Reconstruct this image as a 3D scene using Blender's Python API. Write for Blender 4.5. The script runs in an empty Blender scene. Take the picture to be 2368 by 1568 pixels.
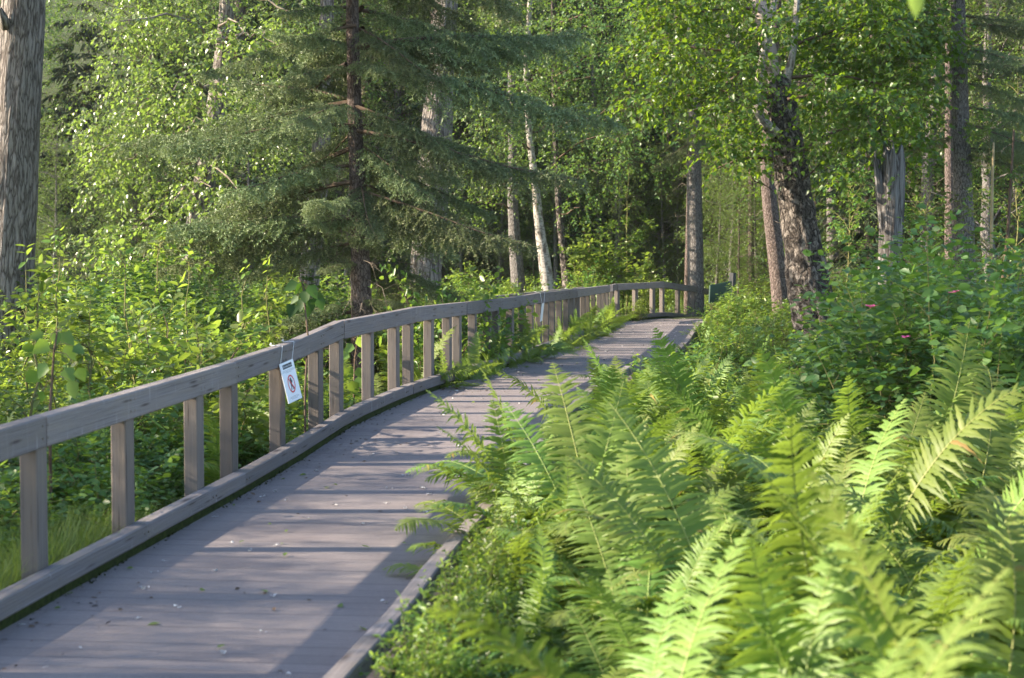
import bpy, math, random
import numpy as np
from mathutils import Vector, noise as mnoise

# ------------------------------------------------------------------ camera, sky, sun, exposure
sc = bpy.context.scene
RAD = math.radians
CAM_Z, PITCH, FD = 1.55, RAD(2.67), 3945.0      # FD: focal length in pixels of a 2367 px wide view
cam_d = bpy.data.cameras.new('camera')
cam_d.sensor_width = 36.0; cam_d.lens = 60.0
cam_d.clip_start = 0.1; cam_d.clip_end = 2000
cam_d.dof.use_dof = True; cam_d.dof.focus_distance = 20.0; cam_d.dof.aperture_fstop = 3.6
cam = bpy.data.objects.new('camera', cam_d); sc.collection.objects.link(cam)
cam.location = (0, 0, CAM_Z); cam.rotation_euler = (math.pi/2 - PITCH, 0, 0)
sc.camera = cam

SUN_EL, SUN_AHEAD = RAD(25.5), RAD(1)
sdir = Vector((-math.cos(SUN_AHEAD)*math.cos(SUN_EL), math.sin(SUN_AHEAD)*math.cos(SUN_EL), math.sin(SUN_EL)))
world = bpy.data.worlds.new('World'); sc.world = world; world.use_nodes = True
wn = world.node_tree
sky = wn.nodes.new('ShaderNodeTexSky'); sky.sky_type = 'NISHITA'; sky.sun_disc = False
sky.sun_elevation = SUN_EL; sky.sun_rotation = math.atan2(sdir.x, sdir.y)
wn.links.new(sky.outputs[0], wn.nodes['Background'].inputs[0])
wn.nodes['Background'].inputs[1].default_value = 0.125
sun_d = bpy.data.lights.new('sun', 'SUN'); sun_d.energy = 5.0; sun_d.angle = RAD(0.55); sun_d.color = (1.0, 0.86, 0.66)
sun = bpy.data.objects.new('sun', sun_d); sc.collection.objects.link(sun)
sun.rotation_euler = (-sdir).to_track_quat('-Z', 'Y').to_euler()
sc.view_settings.view_transform = 'Standard'; sc.view_settings.look = 'None'
sc.view_settings.exposure = 1.82; sc.view_settings.gamma = 1.0
sc.cycles.max_bounces = 8; sc.cycles.transmission_bounces = 6; sc.cycles.diffuse_bounces = 4
sc.cycles.use_denoising = True

rng = np.random.default_rng(7)
col = sc.collection

# ------------------------------------------------------------------ small helpers
def at(x, y, d):
    """world point seen at pixel (x, y) of a 2367x1568 view, d metres ahead of the camera"""
    u = (x-1183.5)/FD; v = (784-y)/FD
    cp, sp = math.cos(PITCH), math.sin(PITCH)
    t = d/(cp + v*sp)
    return np.array([t*u, d, CAM_Z + t*(v*cp - sp)])

def smooth(a, b, x):
    t = np.clip((np.asarray(x, float)-a)/(b-a), 0, 1); return t*t*(3-2*t)

def ground(x, y):
    x = np.asarray(x, float); y = np.asarray(y, float)
    z = -0.50 + 0.55*smooth(18, 46, y) + 0.06*np.sin(x*0.9+1)*np.sin(y*0.7)
    z = z + np.maximum(y-62, 0)*0.10 + np.maximum(y-95, 0)*0.22
    z = z + 0.24*np.exp(-((y-9.4)/2.2)**2 - ((x+2.5)/.7)**2)
    z = z + 0.18*smooth(3.5, 9, x)*smooth(8, 14, y)
    return z

def nrm(a):
    return a/np.maximum(np.linalg.norm(a, axis=-1, keepdims=True), 1e-9)

def norm_xyz(n, s=1.0, r=None):
    return (r or rng).normal(0, s, (n, 3))

class MB:
    def __init__(s): s.v=[]; s.f=[]; s.n=0; s.rnd=[]; s.uv=[]
    def add(s, v, faces, rnd=0.5, uv=None):
        v = np.asarray(v, np.float32).reshape(-1, 3)
        if len(v) == 0: return
        for f in (faces if isinstance(faces, list) else [faces]):
            f = np.asarray(f, np.int64)
            if len(f): s.f.append(f + s.n)
        s.v.append(v); s.n += len(v)
        s.rnd.append(np.broadcast_to(np.asarray(rnd, np.float32), (len(v),)))
        s.uv.append(np.zeros((len(v), 2), np.float32) if uv is None else np.asarray(uv, np.float32))
    def data(s, name, mats, smooth_=True):
        me = bpy.data.meshes.new(name)
        V = np.concatenate(s.v)
        tot = np.concatenate([np.full(len(f), f.shape[1], np.int64) for f in s.f])
        loops = np.concatenate([f.ravel() for f in s.f])
        st = np.concatenate([[0], np.cumsum(tot)[:-1]])
        me.vertices.add(len(V)); me.vertices.foreach_set('co', V.ravel())
        me.loops.add(len(loops)); me.loops.foreach_set('vertex_index', loops.astype(np.int32))
        me.polygons.add(len(tot)); me.polygons.foreach_set('loop_start', st.astype(np.int32))
        try: me.polygons.foreach_set('loop_total', tot.astype(np.int32))
        except Exception: pass
        me.polygons.foreach_set('use_smooth', np.full(len(tot), bool(smooth_)))
        a = me.attributes.new('rnd', 'FLOAT', 'POINT'); a.data.foreach_set('value', np.concatenate(s.rnd))
        u = me.uv_layers.new(name='UVMap'); u.data.foreach_set('uv', np.concatenate(s.uv)[loops].ravel())
        for m in (mats if isinstance(mats, (list, tuple)) else [mats]): me.materials.append(m)
        me.update(calc_edges=True); me.validate()
        return me
    def build(s, name, mats, parent=None, smooth_=True):
        return link(name, s.data(name, mats, smooth_), parent)

def link(name, data, parent=None):
    o = bpy.data.objects.new(name, data); col.objects.link(o)
    if parent is not None: o.parent = parent
    return o

def tag(o, label=None, cat=None, group=None, kind=None):
    if label: o['label'] = label
    if cat: o['category'] = cat
    if group: o['group'] = group
    if kind: o['kind'] = kind
    return o

def thing(name, label, cat, loc=(0,0,0), group=None, rz=0.0, s=1.0):
    o = bpy.data.objects.new(name, None); col.objects.link(o); o.empty_display_size = 0.2
    o.location = tuple(float(c) for c in loc); o.rotation_euler = (0, 0, rz); o.scale = (s, s, s)
    return tag(o, label, cat, group)

def copy_tree(o, label=None, loc=None, rz=None, s=None):
    c = o.copy(); col.objects.link(c)
    for ch in o.children:
        k = ch.copy(); col.objects.link(k); k.parent = c
        for g in ch.children:
            d = g.copy(); col.objects.link(d); d.parent = k
    if label: c['label'] = label
    if loc is not None: c.location = tuple(float(q) for q in loc)
    if rz is not None: c.rotation_euler = (0, 0, rz)
    if s is not None: c.scale = (s, s, s) if not isinstance(s, tuple) else s
    return c

def tube(mb, pts, rad, sides=6, rnd=0.5, rough=0.0, seed=0, freq=(2.0, 1.0), cap=True):
    """tapered tube along a polyline; uv in metres; optional lumpy surface"""
    P = np.asarray(pts, float); n = len(P); R = np.broadcast_to(np.asarray(rad, float), (n,))
    T = nrm(np.gradient(P, axis=0))
    ref = np.where(np.abs(T[:, 1:2]) > .9, np.array([[1., 0, 0]]), np.array([[0, 1., 0]]))
    A = nrm(np.cross(T, ref)); B = np.cross(T, A)
    ang = np.linspace(0, 2*math.pi, sides+1) + math.pi/2
    ca, sa = np.cos(ang), np.sin(ang)
    disp = np.ones((n, sides+1))
    L = np.concatenate([[0], np.cumsum(np.linalg.norm(np.diff(P, axis=0), axis=1))])
    if rough:
        for i in range(n):
            for j in range(sides):
                disp[i, j] += rough*mnoise.fractal(Vector((ca[j]*freq[0]+seed, sa[j]*freq[0], L[i]*freq[1])), 1.0, 2.0, 4)
            disp[i, sides] = disp[i, 0]
    V = P[:, None, :] + (R[:, None]*disp)[..., None]*(ca[None, :, None]*A[:, None, :] + sa[None, :, None]*B[:, None, :])
    i = np.arange(n-1)[:, None]*(sides+1); j = np.arange(sides)[None, :]
    q = np.stack([i+j, i+j+1, i+sides+1+j+1, i+sides+1+j], -1).reshape(-1, 4)
    r0 = float(R.max())
    uv = np.stack([np.broadcast_to((ang-math.pi/2)*r0, (n, sides+1)), np.broadcast_to(L[:, None], (n, sides+1))], -1).reshape(-1, 2)
    fs = [q]
    if cap:
        fs += [np.array([list(range((n-1)*(sides+1), (n-1)*(sides+1)+sides))]), np.array([list(range(sides-1, -1, -1))])]
    mb.add(V.reshape(-1, 3), fs, rnd, uv)

def arc(p0, p1, n=6, sag=0.0, wob=0.0, r=None):
    t = np.linspace(0, 1, n)[:, None]
    P = np.asarray(p0)*(1-t) + np.asarray(p1)*t
    P[:, 2] += sag*4*(t*(1-t))[:, 0]
    if wob: P[1:-1] += (r or rng).normal(0, wob, (n-2, 3))
    return P

LEAF_OVAL = (np.array([[0,0,0],[0,1,0],[-.26,.30,.09],[-.22,.68,.06],[.26,.30,.09],[.22,.68,.06]]), np.array([[0,1,3,2],[0,4,5,1]]))
LEAF_HEART = (np.array([[0,0,0],[0,1,-.04],[-.40,.22,.10],[-.28,.60,.05],[.40,.22,.10],[.28,.60,.05]]), np.array([[0,1,3,2],[0,4,5,1]]))
LEAF_DIAMOND = (np.array([[0,0,0],[.33,.42,.05],[0,1,0],[-.33,.42,.05]]), np.array([[0,1,2,3]]))
LEAF_LANCE = (np.array([[0,0,0],[0,1,-.12],[-.11,.35,.04],[-.08,.7,.0],[.11,.35,.04],[.08,.7,.0]]), np.array([[0,1,3,2],[0,4,5,1]]))

def put_leaves(mb, P, U, N, size, shape=LEAF_OVAL, rnd=None, r=None):
    r = r or rng; n = len(P)
    if n == 0: return
    U = nrm(U); W = nrm(np.cross(N, U)); M = np.cross(U, W)
    T, F = shape; k = len(T); size = np.broadcast_to(np.asarray(size, float), (n,))
    V = P[:, None, :] + size[:, None, None]*(T[None, :, 0, None]*W[:, None, :] + T[None, :, 1, None]*U[:, None, :] + T[None, :, 2, None]*M[:, None, :])
    Fa = (F[None] + (np.arange(n)*k)[:, None, None]).reshape(-1, F.shape[1])
    rr = r.random(n) if rnd is None else rnd
    mb.add(V.reshape(-1, 3), Fa, np.repeat(rr, k))

def twig_leaves(mb, B, D, L, nl, size, shape, droop=.25, hang=.5, r=None, start=.1, wild=.35, tmb=None, tw_r=.003, rshift=None):
    """rows of alternate leaves on K drooping twigs"""
    r = r or rng; K = len(B)
    if K == 0: return
    D = nrm(D); L = np.broadcast_to(np.asarray(L, float), (K,))
    t = np.linspace(start, 1, nl)[None, :] + r.normal(0, .4/nl, (K, nl))
    Lt = L[:, None]*t
    P = B[:, None, :] + D[:, None, :]*Lt[..., None]
    P[..., 2] -= droop*Lt*t
    S = nrm(np.cross(D, np.array([0., 0, 1.])) + 1e-4)[:, None, :]
    sg = np.where(np.arange(nl) % 2 == 0, 1., -1.)[None, :, None]
    U = D[:, None, :]*.55 + S*sg*.8 + r.normal(0, wild, (K, nl, 3)); U[..., 2] -= hang
    N = np.array([0., 0, 1.]) + r.normal(0, .55, (K, nl, 3)) + .25*D[:, None, :]
    sz = size*r.uniform(.6, 1.15, (K, nl))*(1.05-.35*np.abs(np.clip(t, 0, 1)-.45))
    base = r.random(K)[:, None]*.6 + r.random((K, nl))*.4
    if rshift is not None: base = np.clip(base + rshift, 0, 1)
    put_leaves(mb, P.reshape(-1, 3), U.reshape(-1, 3), N.reshape(-1, 3), sz.ravel(), shape, base.ravel(), r)
    if tmb is not None:
        tt = np.linspace(0, 1, 3)
        C = B[:, None, :] + D[:, None, :]*(L[:, None]*tt)[..., None]; C[..., 2] -= droop*L[:, None]*tt*tt
        thin_strands(tmb, C, tw_r)

def thin_strands(mb, C, w, taper=.35):
    """K three-sided twigs through the points C (K, m, 3)"""
    K, m = C.shape[:2]
    if K == 0: return
    D = nrm(C[:, -1]-C[:, 0]); A = nrm(np.cross(D, np.array([.3, .2, 1.])) + 1e-5); B2 = np.cross(D, A)
    w = np.broadcast_to(np.asarray(w, float), (K,))
    wr = w[:, None]*np.linspace(1, taper, m)[None, :]
    ang = np.array([0, 2.094, 4.189])
    off = np.cos(ang)[None, :, None]*A[:, None, :] + np.sin(ang)[None, :, None]*B2[:, None, :]
    V = C[:, :, None, :] + wr[:, :, None, None]*off[:, None, :, :]
    i = np.arange(m-1)[:, None]*3; j = np.arange(3)[None, :]
    q = np.stack([i+j, i+(j+1) % 3, i+3+(j+1) % 3, i+3+j], -1).reshape(-1, 4)
    F = (q[None] + (np.arange(K)*m*3)[:, None, None]).reshape(-1, 4)
    mb.add(V.reshape(-1, 3), F, .5)

# ------------------------------------------------------------------ materials
class NT:
    def __init__(s, name):
        s.m = bpy.data.materials.new(name); s.m.use_nodes = True; s.t = s.m.node_tree
        s.t.nodes.clear(); s.out = s.new('ShaderNodeOutputMaterial')
    def new(s, kind, **kw):
        n = s.t.nodes.new(kind)
        for k, v in kw.items():
            if k.startswith('i_'):
                key = k[2:]; n.inputs[int(key) if key.isdigit() else key.replace('_', ' ')].default_value = v
            else: setattr(n, k, v)
        return n
    def lk(s, a, b): s.t.links.new(a, b)
    def ramp(s, fac, stops, interp='LINEAR'):
        n = s.new('ShaderNodeValToRGB'); cr = n.color_ramp; cr.interpolation = interp
        while len(cr.elements) < len(stops): cr.elements.new(.5)
        for e, (p, c) in zip(cr.elements, stops):
            e.position = p; e.color = (*c, 1) if len(c) == 3 else c
        s.lk(fac, n.inputs[0]); return n.outputs[0]
    def mix(s, fac, a, b, mode='MIX'):
        n = s.new('ShaderNodeMix', data_type='RGBA', blend_type=mode)
        for v, i in ((fac, 0), (a, 6), (b, 7)):
            if hasattr(v, 'is_linked') or hasattr(v, 'links'): s.lk(v, n.inputs[i])
            else: n.inputs[i].default_value = v if i == 0 else (*v, 1)
        return n.outputs[2]
    def math(s, op, a, b=None):
        n = s.new('ShaderNodeMath', operation=op)
        for i, v in enumerate((a, b)):
            if v is None: continue
            if hasattr(v, 'links'): s.lk(v, n.inputs[i])
            else: n.inputs[i].default_value = v
        return n.outputs[0]
    def coords(s, what='Object', scale=(1, 1, 1)):
        c = s.new('ShaderNodeTexCoord'); mp = s.new('ShaderNodeMapping'); mp.inputs['Scale'].default_value = scale
        s.lk(c.outputs[what], mp.inputs[0]); return mp.outputs[0]
    def noise(s, vec, scale, detail=4, rough=.55, dist=0.0):
        n = s.new('ShaderNodeTexNoise'); n.inputs['Scale'].default_value = scale; n.inputs['Detail'].default_value = detail
        n.inputs['Roughness'].default_value = rough; n.inputs['Distortion'].default_value = dist
        if vec is not None: s.lk(vec, n.inputs['Vector'])
        return n.outputs[0]
    def bump(s, h, strength=.5, dist=.02):
        n = s.new('ShaderNodeBump'); n.inputs['Strength'].default_value = strength; n.inputs['Distance'].default_value = dist
        s.lk(h, n.inputs['Height']); return n.outputs[0]
    def bsdf(s, color, rough=.8, normal=None, spec=.3):
        b = s.new('ShaderNodeBsdfPrincipled')
        if hasattr(color, 'links'): s.lk(color, b.inputs['Base Color'])
        else: b.inputs['Base Color'].default_value = (*color, 1)
        if hasattr(rough, 'links'): s.lk(rough, b.inputs['Roughness'])
        else: b.inputs['Roughness'].default_value = rough
        b.inputs['Specular IOR Level'].default_value = spec
        if normal is not None: s.lk(normal, b.inputs['Normal'])
        return b
    def finish(s, sh): s.lk(sh.outputs[0], s.out.inputs[0]); return s.m

def leaf_mat(name, dark, light, trans, tw=.42, rough=.38, spec=.5, obj_var=.25, odd=None):
    """thin leaf: reflecting, letting light through, each leaf and each plant a little different"""
    k = NT(name)
    a = k.new('ShaderNodeAttribute', attribute_name='rnd'); oi = k.new('ShaderNodeObjectInfo')
    c = k.mix(a.outputs['Fac'], dark, light)
    if odd: c = k.mix(k.ramp(a.outputs['Fac'], [(.93, (0, 0, 0)), (.96, (1, 1, 1))]), c, odd)
    hv = k.new('ShaderNodeHueSaturation')
    k.lk(k.math('ADD', k.math('MULTIPLY', oi.outputs['Random'], .05), .475), hv.inputs['Hue'])
    k.lk(k.math('ADD', k.math('MULTIPLY', oi.outputs['Random'], 2*obj_var), 1-obj_var), hv.inputs['Value'])
    k.lk(c, hv.inputs['Color'])
    tcol = k.mix(a.outputs['Fac'], tuple(x*.75 for x in trans), tuple(min(1, x*1.2) for x in trans))
    b = k.bsdf(hv.outputs[0], rough, None, spec)
    t = k.new('ShaderNodeBsdfTranslucent'); k.lk(tcol, t.inputs[0])
    m = k.new('ShaderNodeMixShader'); m.inputs[0].default_value = tw
    k.lk(b.outputs[0], m.inputs[1]); k.lk(t.outputs[0], m.inputs[2])
    return k.finish(m)

M = {}
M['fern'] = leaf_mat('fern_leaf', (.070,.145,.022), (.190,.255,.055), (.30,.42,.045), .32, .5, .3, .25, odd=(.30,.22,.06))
M['fern_rib'] = leaf_mat('fern_midrib', (.22,.28,.07), (.30,.34,.10), (.3,.4,.08), .15, .5, .3)
M['rose'] = leaf_mat('rose_bush_leaf', (.030,.078,.020), (.105,.168,.045), (.19,.33,.04), .38, .45, .4, .28)
M['shrub'] = leaf_mat('shrub_leaf', (.040,.105,.022), (.11,.185,.040), (.26,.40,.045), .40, .40, .5, .34)
M['bright'] = leaf_mat('bright_shrub_leaf', (.08,.145,.025), (.175,.25,.05), (.33,.46,.055), .42, .38, .5, .34)
M['poplar'] = leaf_mat('poplar_leaf', (.085,.155,.040), (.18,.25,.070), (.28,.42,.065), .40, .33, .8, .15)
M['birch'] = leaf_mat('birch_leaf', (.035,.085,.015), (.085,.14,.024), (.24,.38,.018), .40, .38, .5, .15)
M['far_leaf'] = leaf_mat('far_tree_leaf', (.055,.105,.030), (.12,.19,.050), (.22,.36,.045), .40, .42, .5, .25)
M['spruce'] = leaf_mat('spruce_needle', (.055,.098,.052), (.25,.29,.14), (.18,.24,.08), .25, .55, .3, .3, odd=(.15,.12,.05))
M['spruce_far'] = leaf_mat('far_spruce_needle', (.045,.075,.036), (.100,.130,.058), (.06,.09,.03), .2, .6, .2, .3, odd=(.10,.075,.045))
M['grass'] = leaf_mat('grass_blade', (.10,.17,.03), (.24,.27,.08), (.30,.40,.06), .4, .55, .3, .1)

def bark_mat(name, cracks, ridge, ridge2, uscale, vscale, bump=.9, patch=None, bdist=.03):
    k = NT(name); uv = k.coords('UV', (uscale, vscale, 1))
    w = k.noise(uv, 1.3, 3); 
    va = k.new('ShaderNodeVectorMath', operation='MULTIPLY_ADD'); 
    nz = k.new('ShaderNodeTexNoise'); nz.inputs['Scale'].default_value = 1.1; k.lk(uv, nz.inputs['Vector'])
    k.lk(nz.outputs['Color'], va.inputs[0]); va.inputs[1].default_value = (1.6, 1.6, 0); k.lk(uv, va.inputs[2])
    vo = k.new('ShaderNodeTexVoronoi', feature='DISTANCE_TO_EDGE'); vo.inputs['Scale'].default_value = 1.0
    k.lk(va.outputs[0], vo.inputs['Vector'])
    fine = k.noise(k.coords('UV', (uscale*4, vscale*2.2, 1)), 1.5, 6, .65)
    edge = k.math('ADD', vo.outputs[0], k.math('MULTIPLY', k.math('SUBTRACT', fine, .5), .34))
    h = k.math('ADD', k.math('MINIMUM', k.math('MULTIPLY', edge, 3.0), 1.0), k.math('MULTIPLY', fine, .5))
    c = k.mix(k.ramp(fine, [(.35, (0,0,0)), (.68, (1,1,1))]), ridge, ridge2)
    c = k.mix(k.ramp(edge, [(.0, (0,0,0)), (.17, (1,1,1))]), cracks, c)
    if patch:
        pm = k.ramp(k.noise(k.coords('UV', (uscale*.55, vscale*.5, 1)), 1.5, 6, .66, .9), [(.50, (0,0,0)), (.62, (1,1,1))])
        c = k.mix(pm, c, patch)
    return k.finish(k.bsdf(c, .9, k.bump(h, bump, bdist), .15))

M['bark_cottonwood'] = bark_mat('cottonwood_bark', (.10,.083,.074), (.27,.235,.215), (.40,.365,.345), 15, 3.0, 1.0)
M['bark_spruce'] = bark_mat('spruce_bark', (.07,.05,.045), (.16,.12,.105), (.25,.205,.19), 18, 11, .8)
M['bark_grey'] = bark_mat('grey_spruce_bark', (.08,.07,.065), (.20,.18,.17), (.33,.31,.30), 20, 9, .8)
M['bark_birch'] = bark_mat('old_birch_bark', (.030,.024,.022), (.075,.062,.055), (.17,.145,.13), 9, 8, 1.0, patch=(.36,.315,.285), bdist=.04)

def white_birch(name='white_birch_bark', pale=(.37,.34,.31), th=.50):
    k = NT(name); uv = k.coords('UV', (3, 14, 1))
    n1 = k.noise(uv, 1.4, 5, .6); n2 = k.noise(k.coords('UV', (4, 3, 1)), 1.3, 4)
    c = k.mix(k.ramp(n1, [(.36, (0,0,0)), (.46, (1,1,1))]), (.07,.055,.05), pale)
    c = k.mix(k.ramp(n2, [(th, (0,0,0)), (th+.1, (1,1,1))]), c, (.13,.105,.09))
    return k.finish(k.bsdf(c, .7, k.bump(n1, .4, .01), .3))
M['white_birch'] = white_birch(); M['pale_birch'] = white_birch('pale_pink_birch_bark', (.46,.37,.33), .56)

def simple_mat(name, a, b, scale, rough=.85, spec=.2, bump=.3, dist=.01):
    k = NT(name); n = k.noise(k.coords('Object'), scale, 5, .6)
    return k.finish(k.bsdf(k.mix(k.ramp(n, [(.3, (0,0,0)), (.7, (1,1,1))]), a, b), rough, k.bump(n, bump, dist), spec))
M['twig'] = simple_mat('brown_twig', (.07,.045,.032), (.16,.115,.085), 9)
M['twig_green'] = simple_mat('green_stem', (.10,.12,.04), (.20,.17,.07), 9)
M['dead_twig'] = simple_mat('dead_grey_twig', (.12,.095,.075), (.26,.22,.18), 7)
M['yellow_stem'] = simple_mat('pale_stem', (.25,.19,.10), (.42,.34,.20), 6)
M['soil'] = simple_mat('forest_floor', (.035,.040,.018), (.075,.095,.032), 1.6, .95, .1, .8, .05)
M['snag'] = bark_mat('bleached_dead_wood', (.06,.052,.05), (.17,.16,.155), (.30,.285,.28), 13, 1.1, .9)
M['cotton'] = simple_mat('cotton_fluff', (.62,.60,.60), (.80,.79,.78), 30)
M['string'] = simple_mat('white_string', (.65,.64,.66), (.80,.79,.80), 40)
M['white_board'] = simple_mat('white_sign_board', (.76,.76,.80), (.80,.80,.83), 4, .4, .4, .02)
M['black_print'] = simple_mat('black_print', (.025,.025,.03), (.04,.04,.05), 20, .5, .3, .0)
M['grey_print'] = simple_mat('grey_print', (.25,.25,.28), (.33,.33,.36), 60, .5, .3, .0)
M['red_print'] = simple_mat('red_print', (.62,.03,.04), (.70,.05,.06), 20, .5, .3, .0)
M['green_paint'] = simple_mat('dark_green_paint', (.010,.042,.030), (.016,.055,.040), 3, .45, .4, .1)
M['dark_post'] = simple_mat('dark_stained_post', (.030,.032,.034), (.07,.07,.075), 6)
M['shaded_leaf'] = leaf_mat('shaded_poplar_leaf', (.020,.055,.016), (.045,.10,.025), (.10,.22,.02), .22, .5, .2, .1)  # spruce shade put into the colour: darker, less translucent poplar leaf
M['pink'] = leaf_mat('pink_petal', (.65,.08,.32), (.75,.16,.45), (.7,.15,.4), .3, .5, .3)

def wood_mat(name='weathered_wood', lo=(.165,.148,.156), hi=(.325,.298,.315), warm=(.255,.220,.200), drips=.6):
    """weathered grey violet timber; uv: u along the piece, v around it, in metres"""
    k = NT(name); oi = k.new('ShaderNodeObjectInfo')
    off = k.new('ShaderNodeVectorMath', operation='ADD'); cx = k.new('ShaderNodeCombineXYZ')
    k.lk(k.math('MULTIPLY', oi.outputs['Random'], 40), cx.inputs[0]); k.lk(k.math('MULTIPLY', oi.outputs['Random'], 17), cx.inputs[1])
    tc = k.new('ShaderNodeTexCoord'); k.lk(tc.outputs['UV'], off.inputs[0]); k.lk(cx.outputs[0], off.inputs[1])
    def mp(s):
        m = k.new('ShaderNodeMapping'); m.inputs['Scale'].default_value = s; k.lk(off.outputs[0], m.inputs[0]); return m.outputs[0]
    grain = k.noise(mp((1.5, 60, 1)), 1.0, 6, .62, .5)
    blot = k.noise(mp((2.2, 5, 1)), 1.0, 4, .6)
    c = k.mix(k.ramp(grain, [(.28, (0,0,0)), (.72, (1,1,1))]), lo, hi)
    c = k.mix(k.ramp(blot, [(.35, (0,0,0)), (.75, (1,1,1))]), c, warm)
    vo = k.new('ShaderNodeTexVoronoi'); vo.inputs['Scale'].default_value = 1.0; k.lk(mp((2.1, 8, 1)), vo.inputs['Vector'])
    c = k.mix(k.ramp(vo.outputs[0], [(.06, (1,1,1)), (.22, (0,0,0))]), c, (.075,.058,.055))
    crk = k.noise(mp((.7, 85, 1)), 1.0, 2, .5, .3)
    c = k.mix(k.ramp(crk, [(.655, (0,0,0)), (.69, (.85,.85,.85))]), c, (.045,.036,.034))
    drip = k.noise(mp((26, 1.2, 1)), 1.0, 3, .5)
    c = k.mix(k.ramp(drip, [(.62, (0,0,0)), (.72, (drips,)*3)]), c, (.36,.335,.35))
    hv = k.new('ShaderNodeHueSaturation'); k.lk(c, hv.inputs['Color'])
    k.lk(k.math('ADD', k.math('MULTIPLY', oi.outputs['Random'], .35), .82), hv.inputs['Value'])
    return k.finish(k.bsdf(hv.outputs[0], .8, k.bump(grain, .6, .008), .25))
M['wood'] = wood_mat('weathered_wood', (.115,.101,.103), (.265,.240,.247), (.205,.174,.155))
M['post_wood'] = wood_mat('brown_post_wood', (.105,.090,.084), (.205,.176,.163), (.18,.147,.123), 0)

def deck_mat():
    """ribbed composite boards; uv: u across the walk, v along it, in metres"""
    k = NT('ribbed_deck_board'); tc = k.new('ShaderNodeTexCoord'); sp = k.new('ShaderNodeSeparateXYZ'); k.lk(tc.outputs['UV'], sp.inputs[0])
    v = sp.outputs[1]
    rib = k.math('PINGPONG', k.math('MULTIPLY', v, 1/.034), .5)
    ribm = k.ramp(k.math('MULTIPLY', rib, 2.0), [(.22, (0,0,0)), (.5, (1,1,1))])
    bd = k.math('FRACT', k.math('MULTIPLY', v, 1/.155))
    gap = k.ramp(bd, [(.03, (0,0,0)), (.045, (1,1,1))])
    bi = k.math('FLOOR', k.math('MULTIPLY', v, 1/.155))
    wn_ = k.new('ShaderNodeTexWhiteNoise', noise_dimensions='1D'); k.lk(bi, wn_.inputs['W'])
    speck = k.noise(k.coords('UV', (30, 30, 1)), 3.0, 5, .7)
    stain = k.noise(k.coords('UV', (1.2, .8, 1)), 1.5, 5, .6, .4)
    c = k.mix(wn_.outputs['Value'], (.224,.189,.190), (.274,.236,.236))
    c = k.mix(k.ramp(stain, [(.35, (0,0,0)), (.7, (1,1,1))]), c, (.310,.266,.258))
    c = k.mix(k.ramp(speck, [(.57, (0,0,0)), (.72, (.8,.8,.8))]), c, (.56,.53,.53))
    c = k.mix(ribm, k.mix(.85, c, (.03,.024,.028)), c)
    c = k.mix(gap, k.mix(.6, c, (.03,.025,.025)), c)
    h = k.math('MULTIPLY', ribm, gap)
    return k.finish(k.bsdf(c, .75, k.bump(h, .5, .004), .3))
M['deck'] = deck_mat()

# ------------------------------------------------------------------ the walk: line of the left rail, surveyed as (x m, y m ahead, height of rail top)
RAILH = 0.91                                   # rail top above the deck
T0 = [(0,1718,690),(182,1664,642),(600,1546,545),(937,1448,468),(1169,1372,415),(1376,1283,375),(1571,1247.6,327),(1661,1230,310),
      (1824,1213,277),(1927,1203,255),(2038,1192,237),(2152,1174,217),(2309,1156.5,180),(2443,1141,141),(2471,1135.6,134),(2655,1127,128),(2765,1143,122),(2840,1157,114)]
RL = []
for xn, yn, g in T0:
    d = 6827*0.8/g
    RL.append(at(xn/1.7305, yn/1.7305, d))
RL = np.array(RL)
e = RL[0] + (RL[0]-RL[2])/(RL[0][1]-RL[2][1])*(4.2-RL[0][1])*1.0; e[2] = RL[0][2]+.02
RL = np.vstack([e, RL])
RXN = np.array([-9999] + [t[0] for t in T0], float)
RS = np.concatenate([[0], np.cumsum(np.linalg.norm(np.diff(RL[:, :2], axis=0), axis=1))])
def rail_at(s):
    return np.stack([np.interp(s, RS, RL[:, i]) for i in range(3)], -1)
def heading(s):
    h = rail_at(np.asarray(s)+.25)-rail_at(np.asarray(s)-.25); h[..., 2] = 0; return nrm(h)
def side(s):
    h = heading(s); return np.stack([h[..., 1], -h[..., 0], 0*h[..., 0]], -1)
def s_of_px(xn):
    """walk station of a rail pixel column (4096 px view): inverse depth runs straight along the rail in the picture"""
    i = np.clip(np.searchsorted(RXN, xn)-1, 1, len(RXN)-2)
    t = (xn-RXN[i])/(RXN[i+1]-RXN[i]); d0, d1 = RL[i][1], RL[i+1][1]
    d = 1/((1-t)/d0 + t/d1); return RS[i] + (RS[i+1]-RS[i])*(d-d0)/(d1-d0)

def deck_x(y, off=0.0):
    """x of the line `off` metres to the right of the left rail at distance y"""
    s = np.interp(y, RL[:16, 1], RS[:16]); p = rail_at(s) + side(s)*off
    return p[..., 0]
S_END = RS[-1]

# ground
gx = np.concatenate([np.linspace(-260, -30, 24), np.linspace(-28, 28, 113), np.linspace(30, 260, 24)])
gy = np.concatenate([np.linspace(-40, 0, 9), np.linspace(1, 70, 139), np.linspace(74, 420, 60)])
X, Y = np.meshgrid(gx, gy); Z = ground(X, Y) + rng.normal(0, .015, X.shape)
mb = MB(); nx = len(gx); i = np.arange(len(gy)-1)[:, None]*nx; j = np.arange(nx-1)[None]
mb.add(np.stack([X, Y, Z], -1).reshape(-1, 3), np.stack([i+j, i+j+1, i+nx+j+1, i+nx+j], -1).reshape(-1, 4))
tag(mb.build('ground', M['soil']), 'dark leafy forest floor under the plants', kind='structure')

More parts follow.
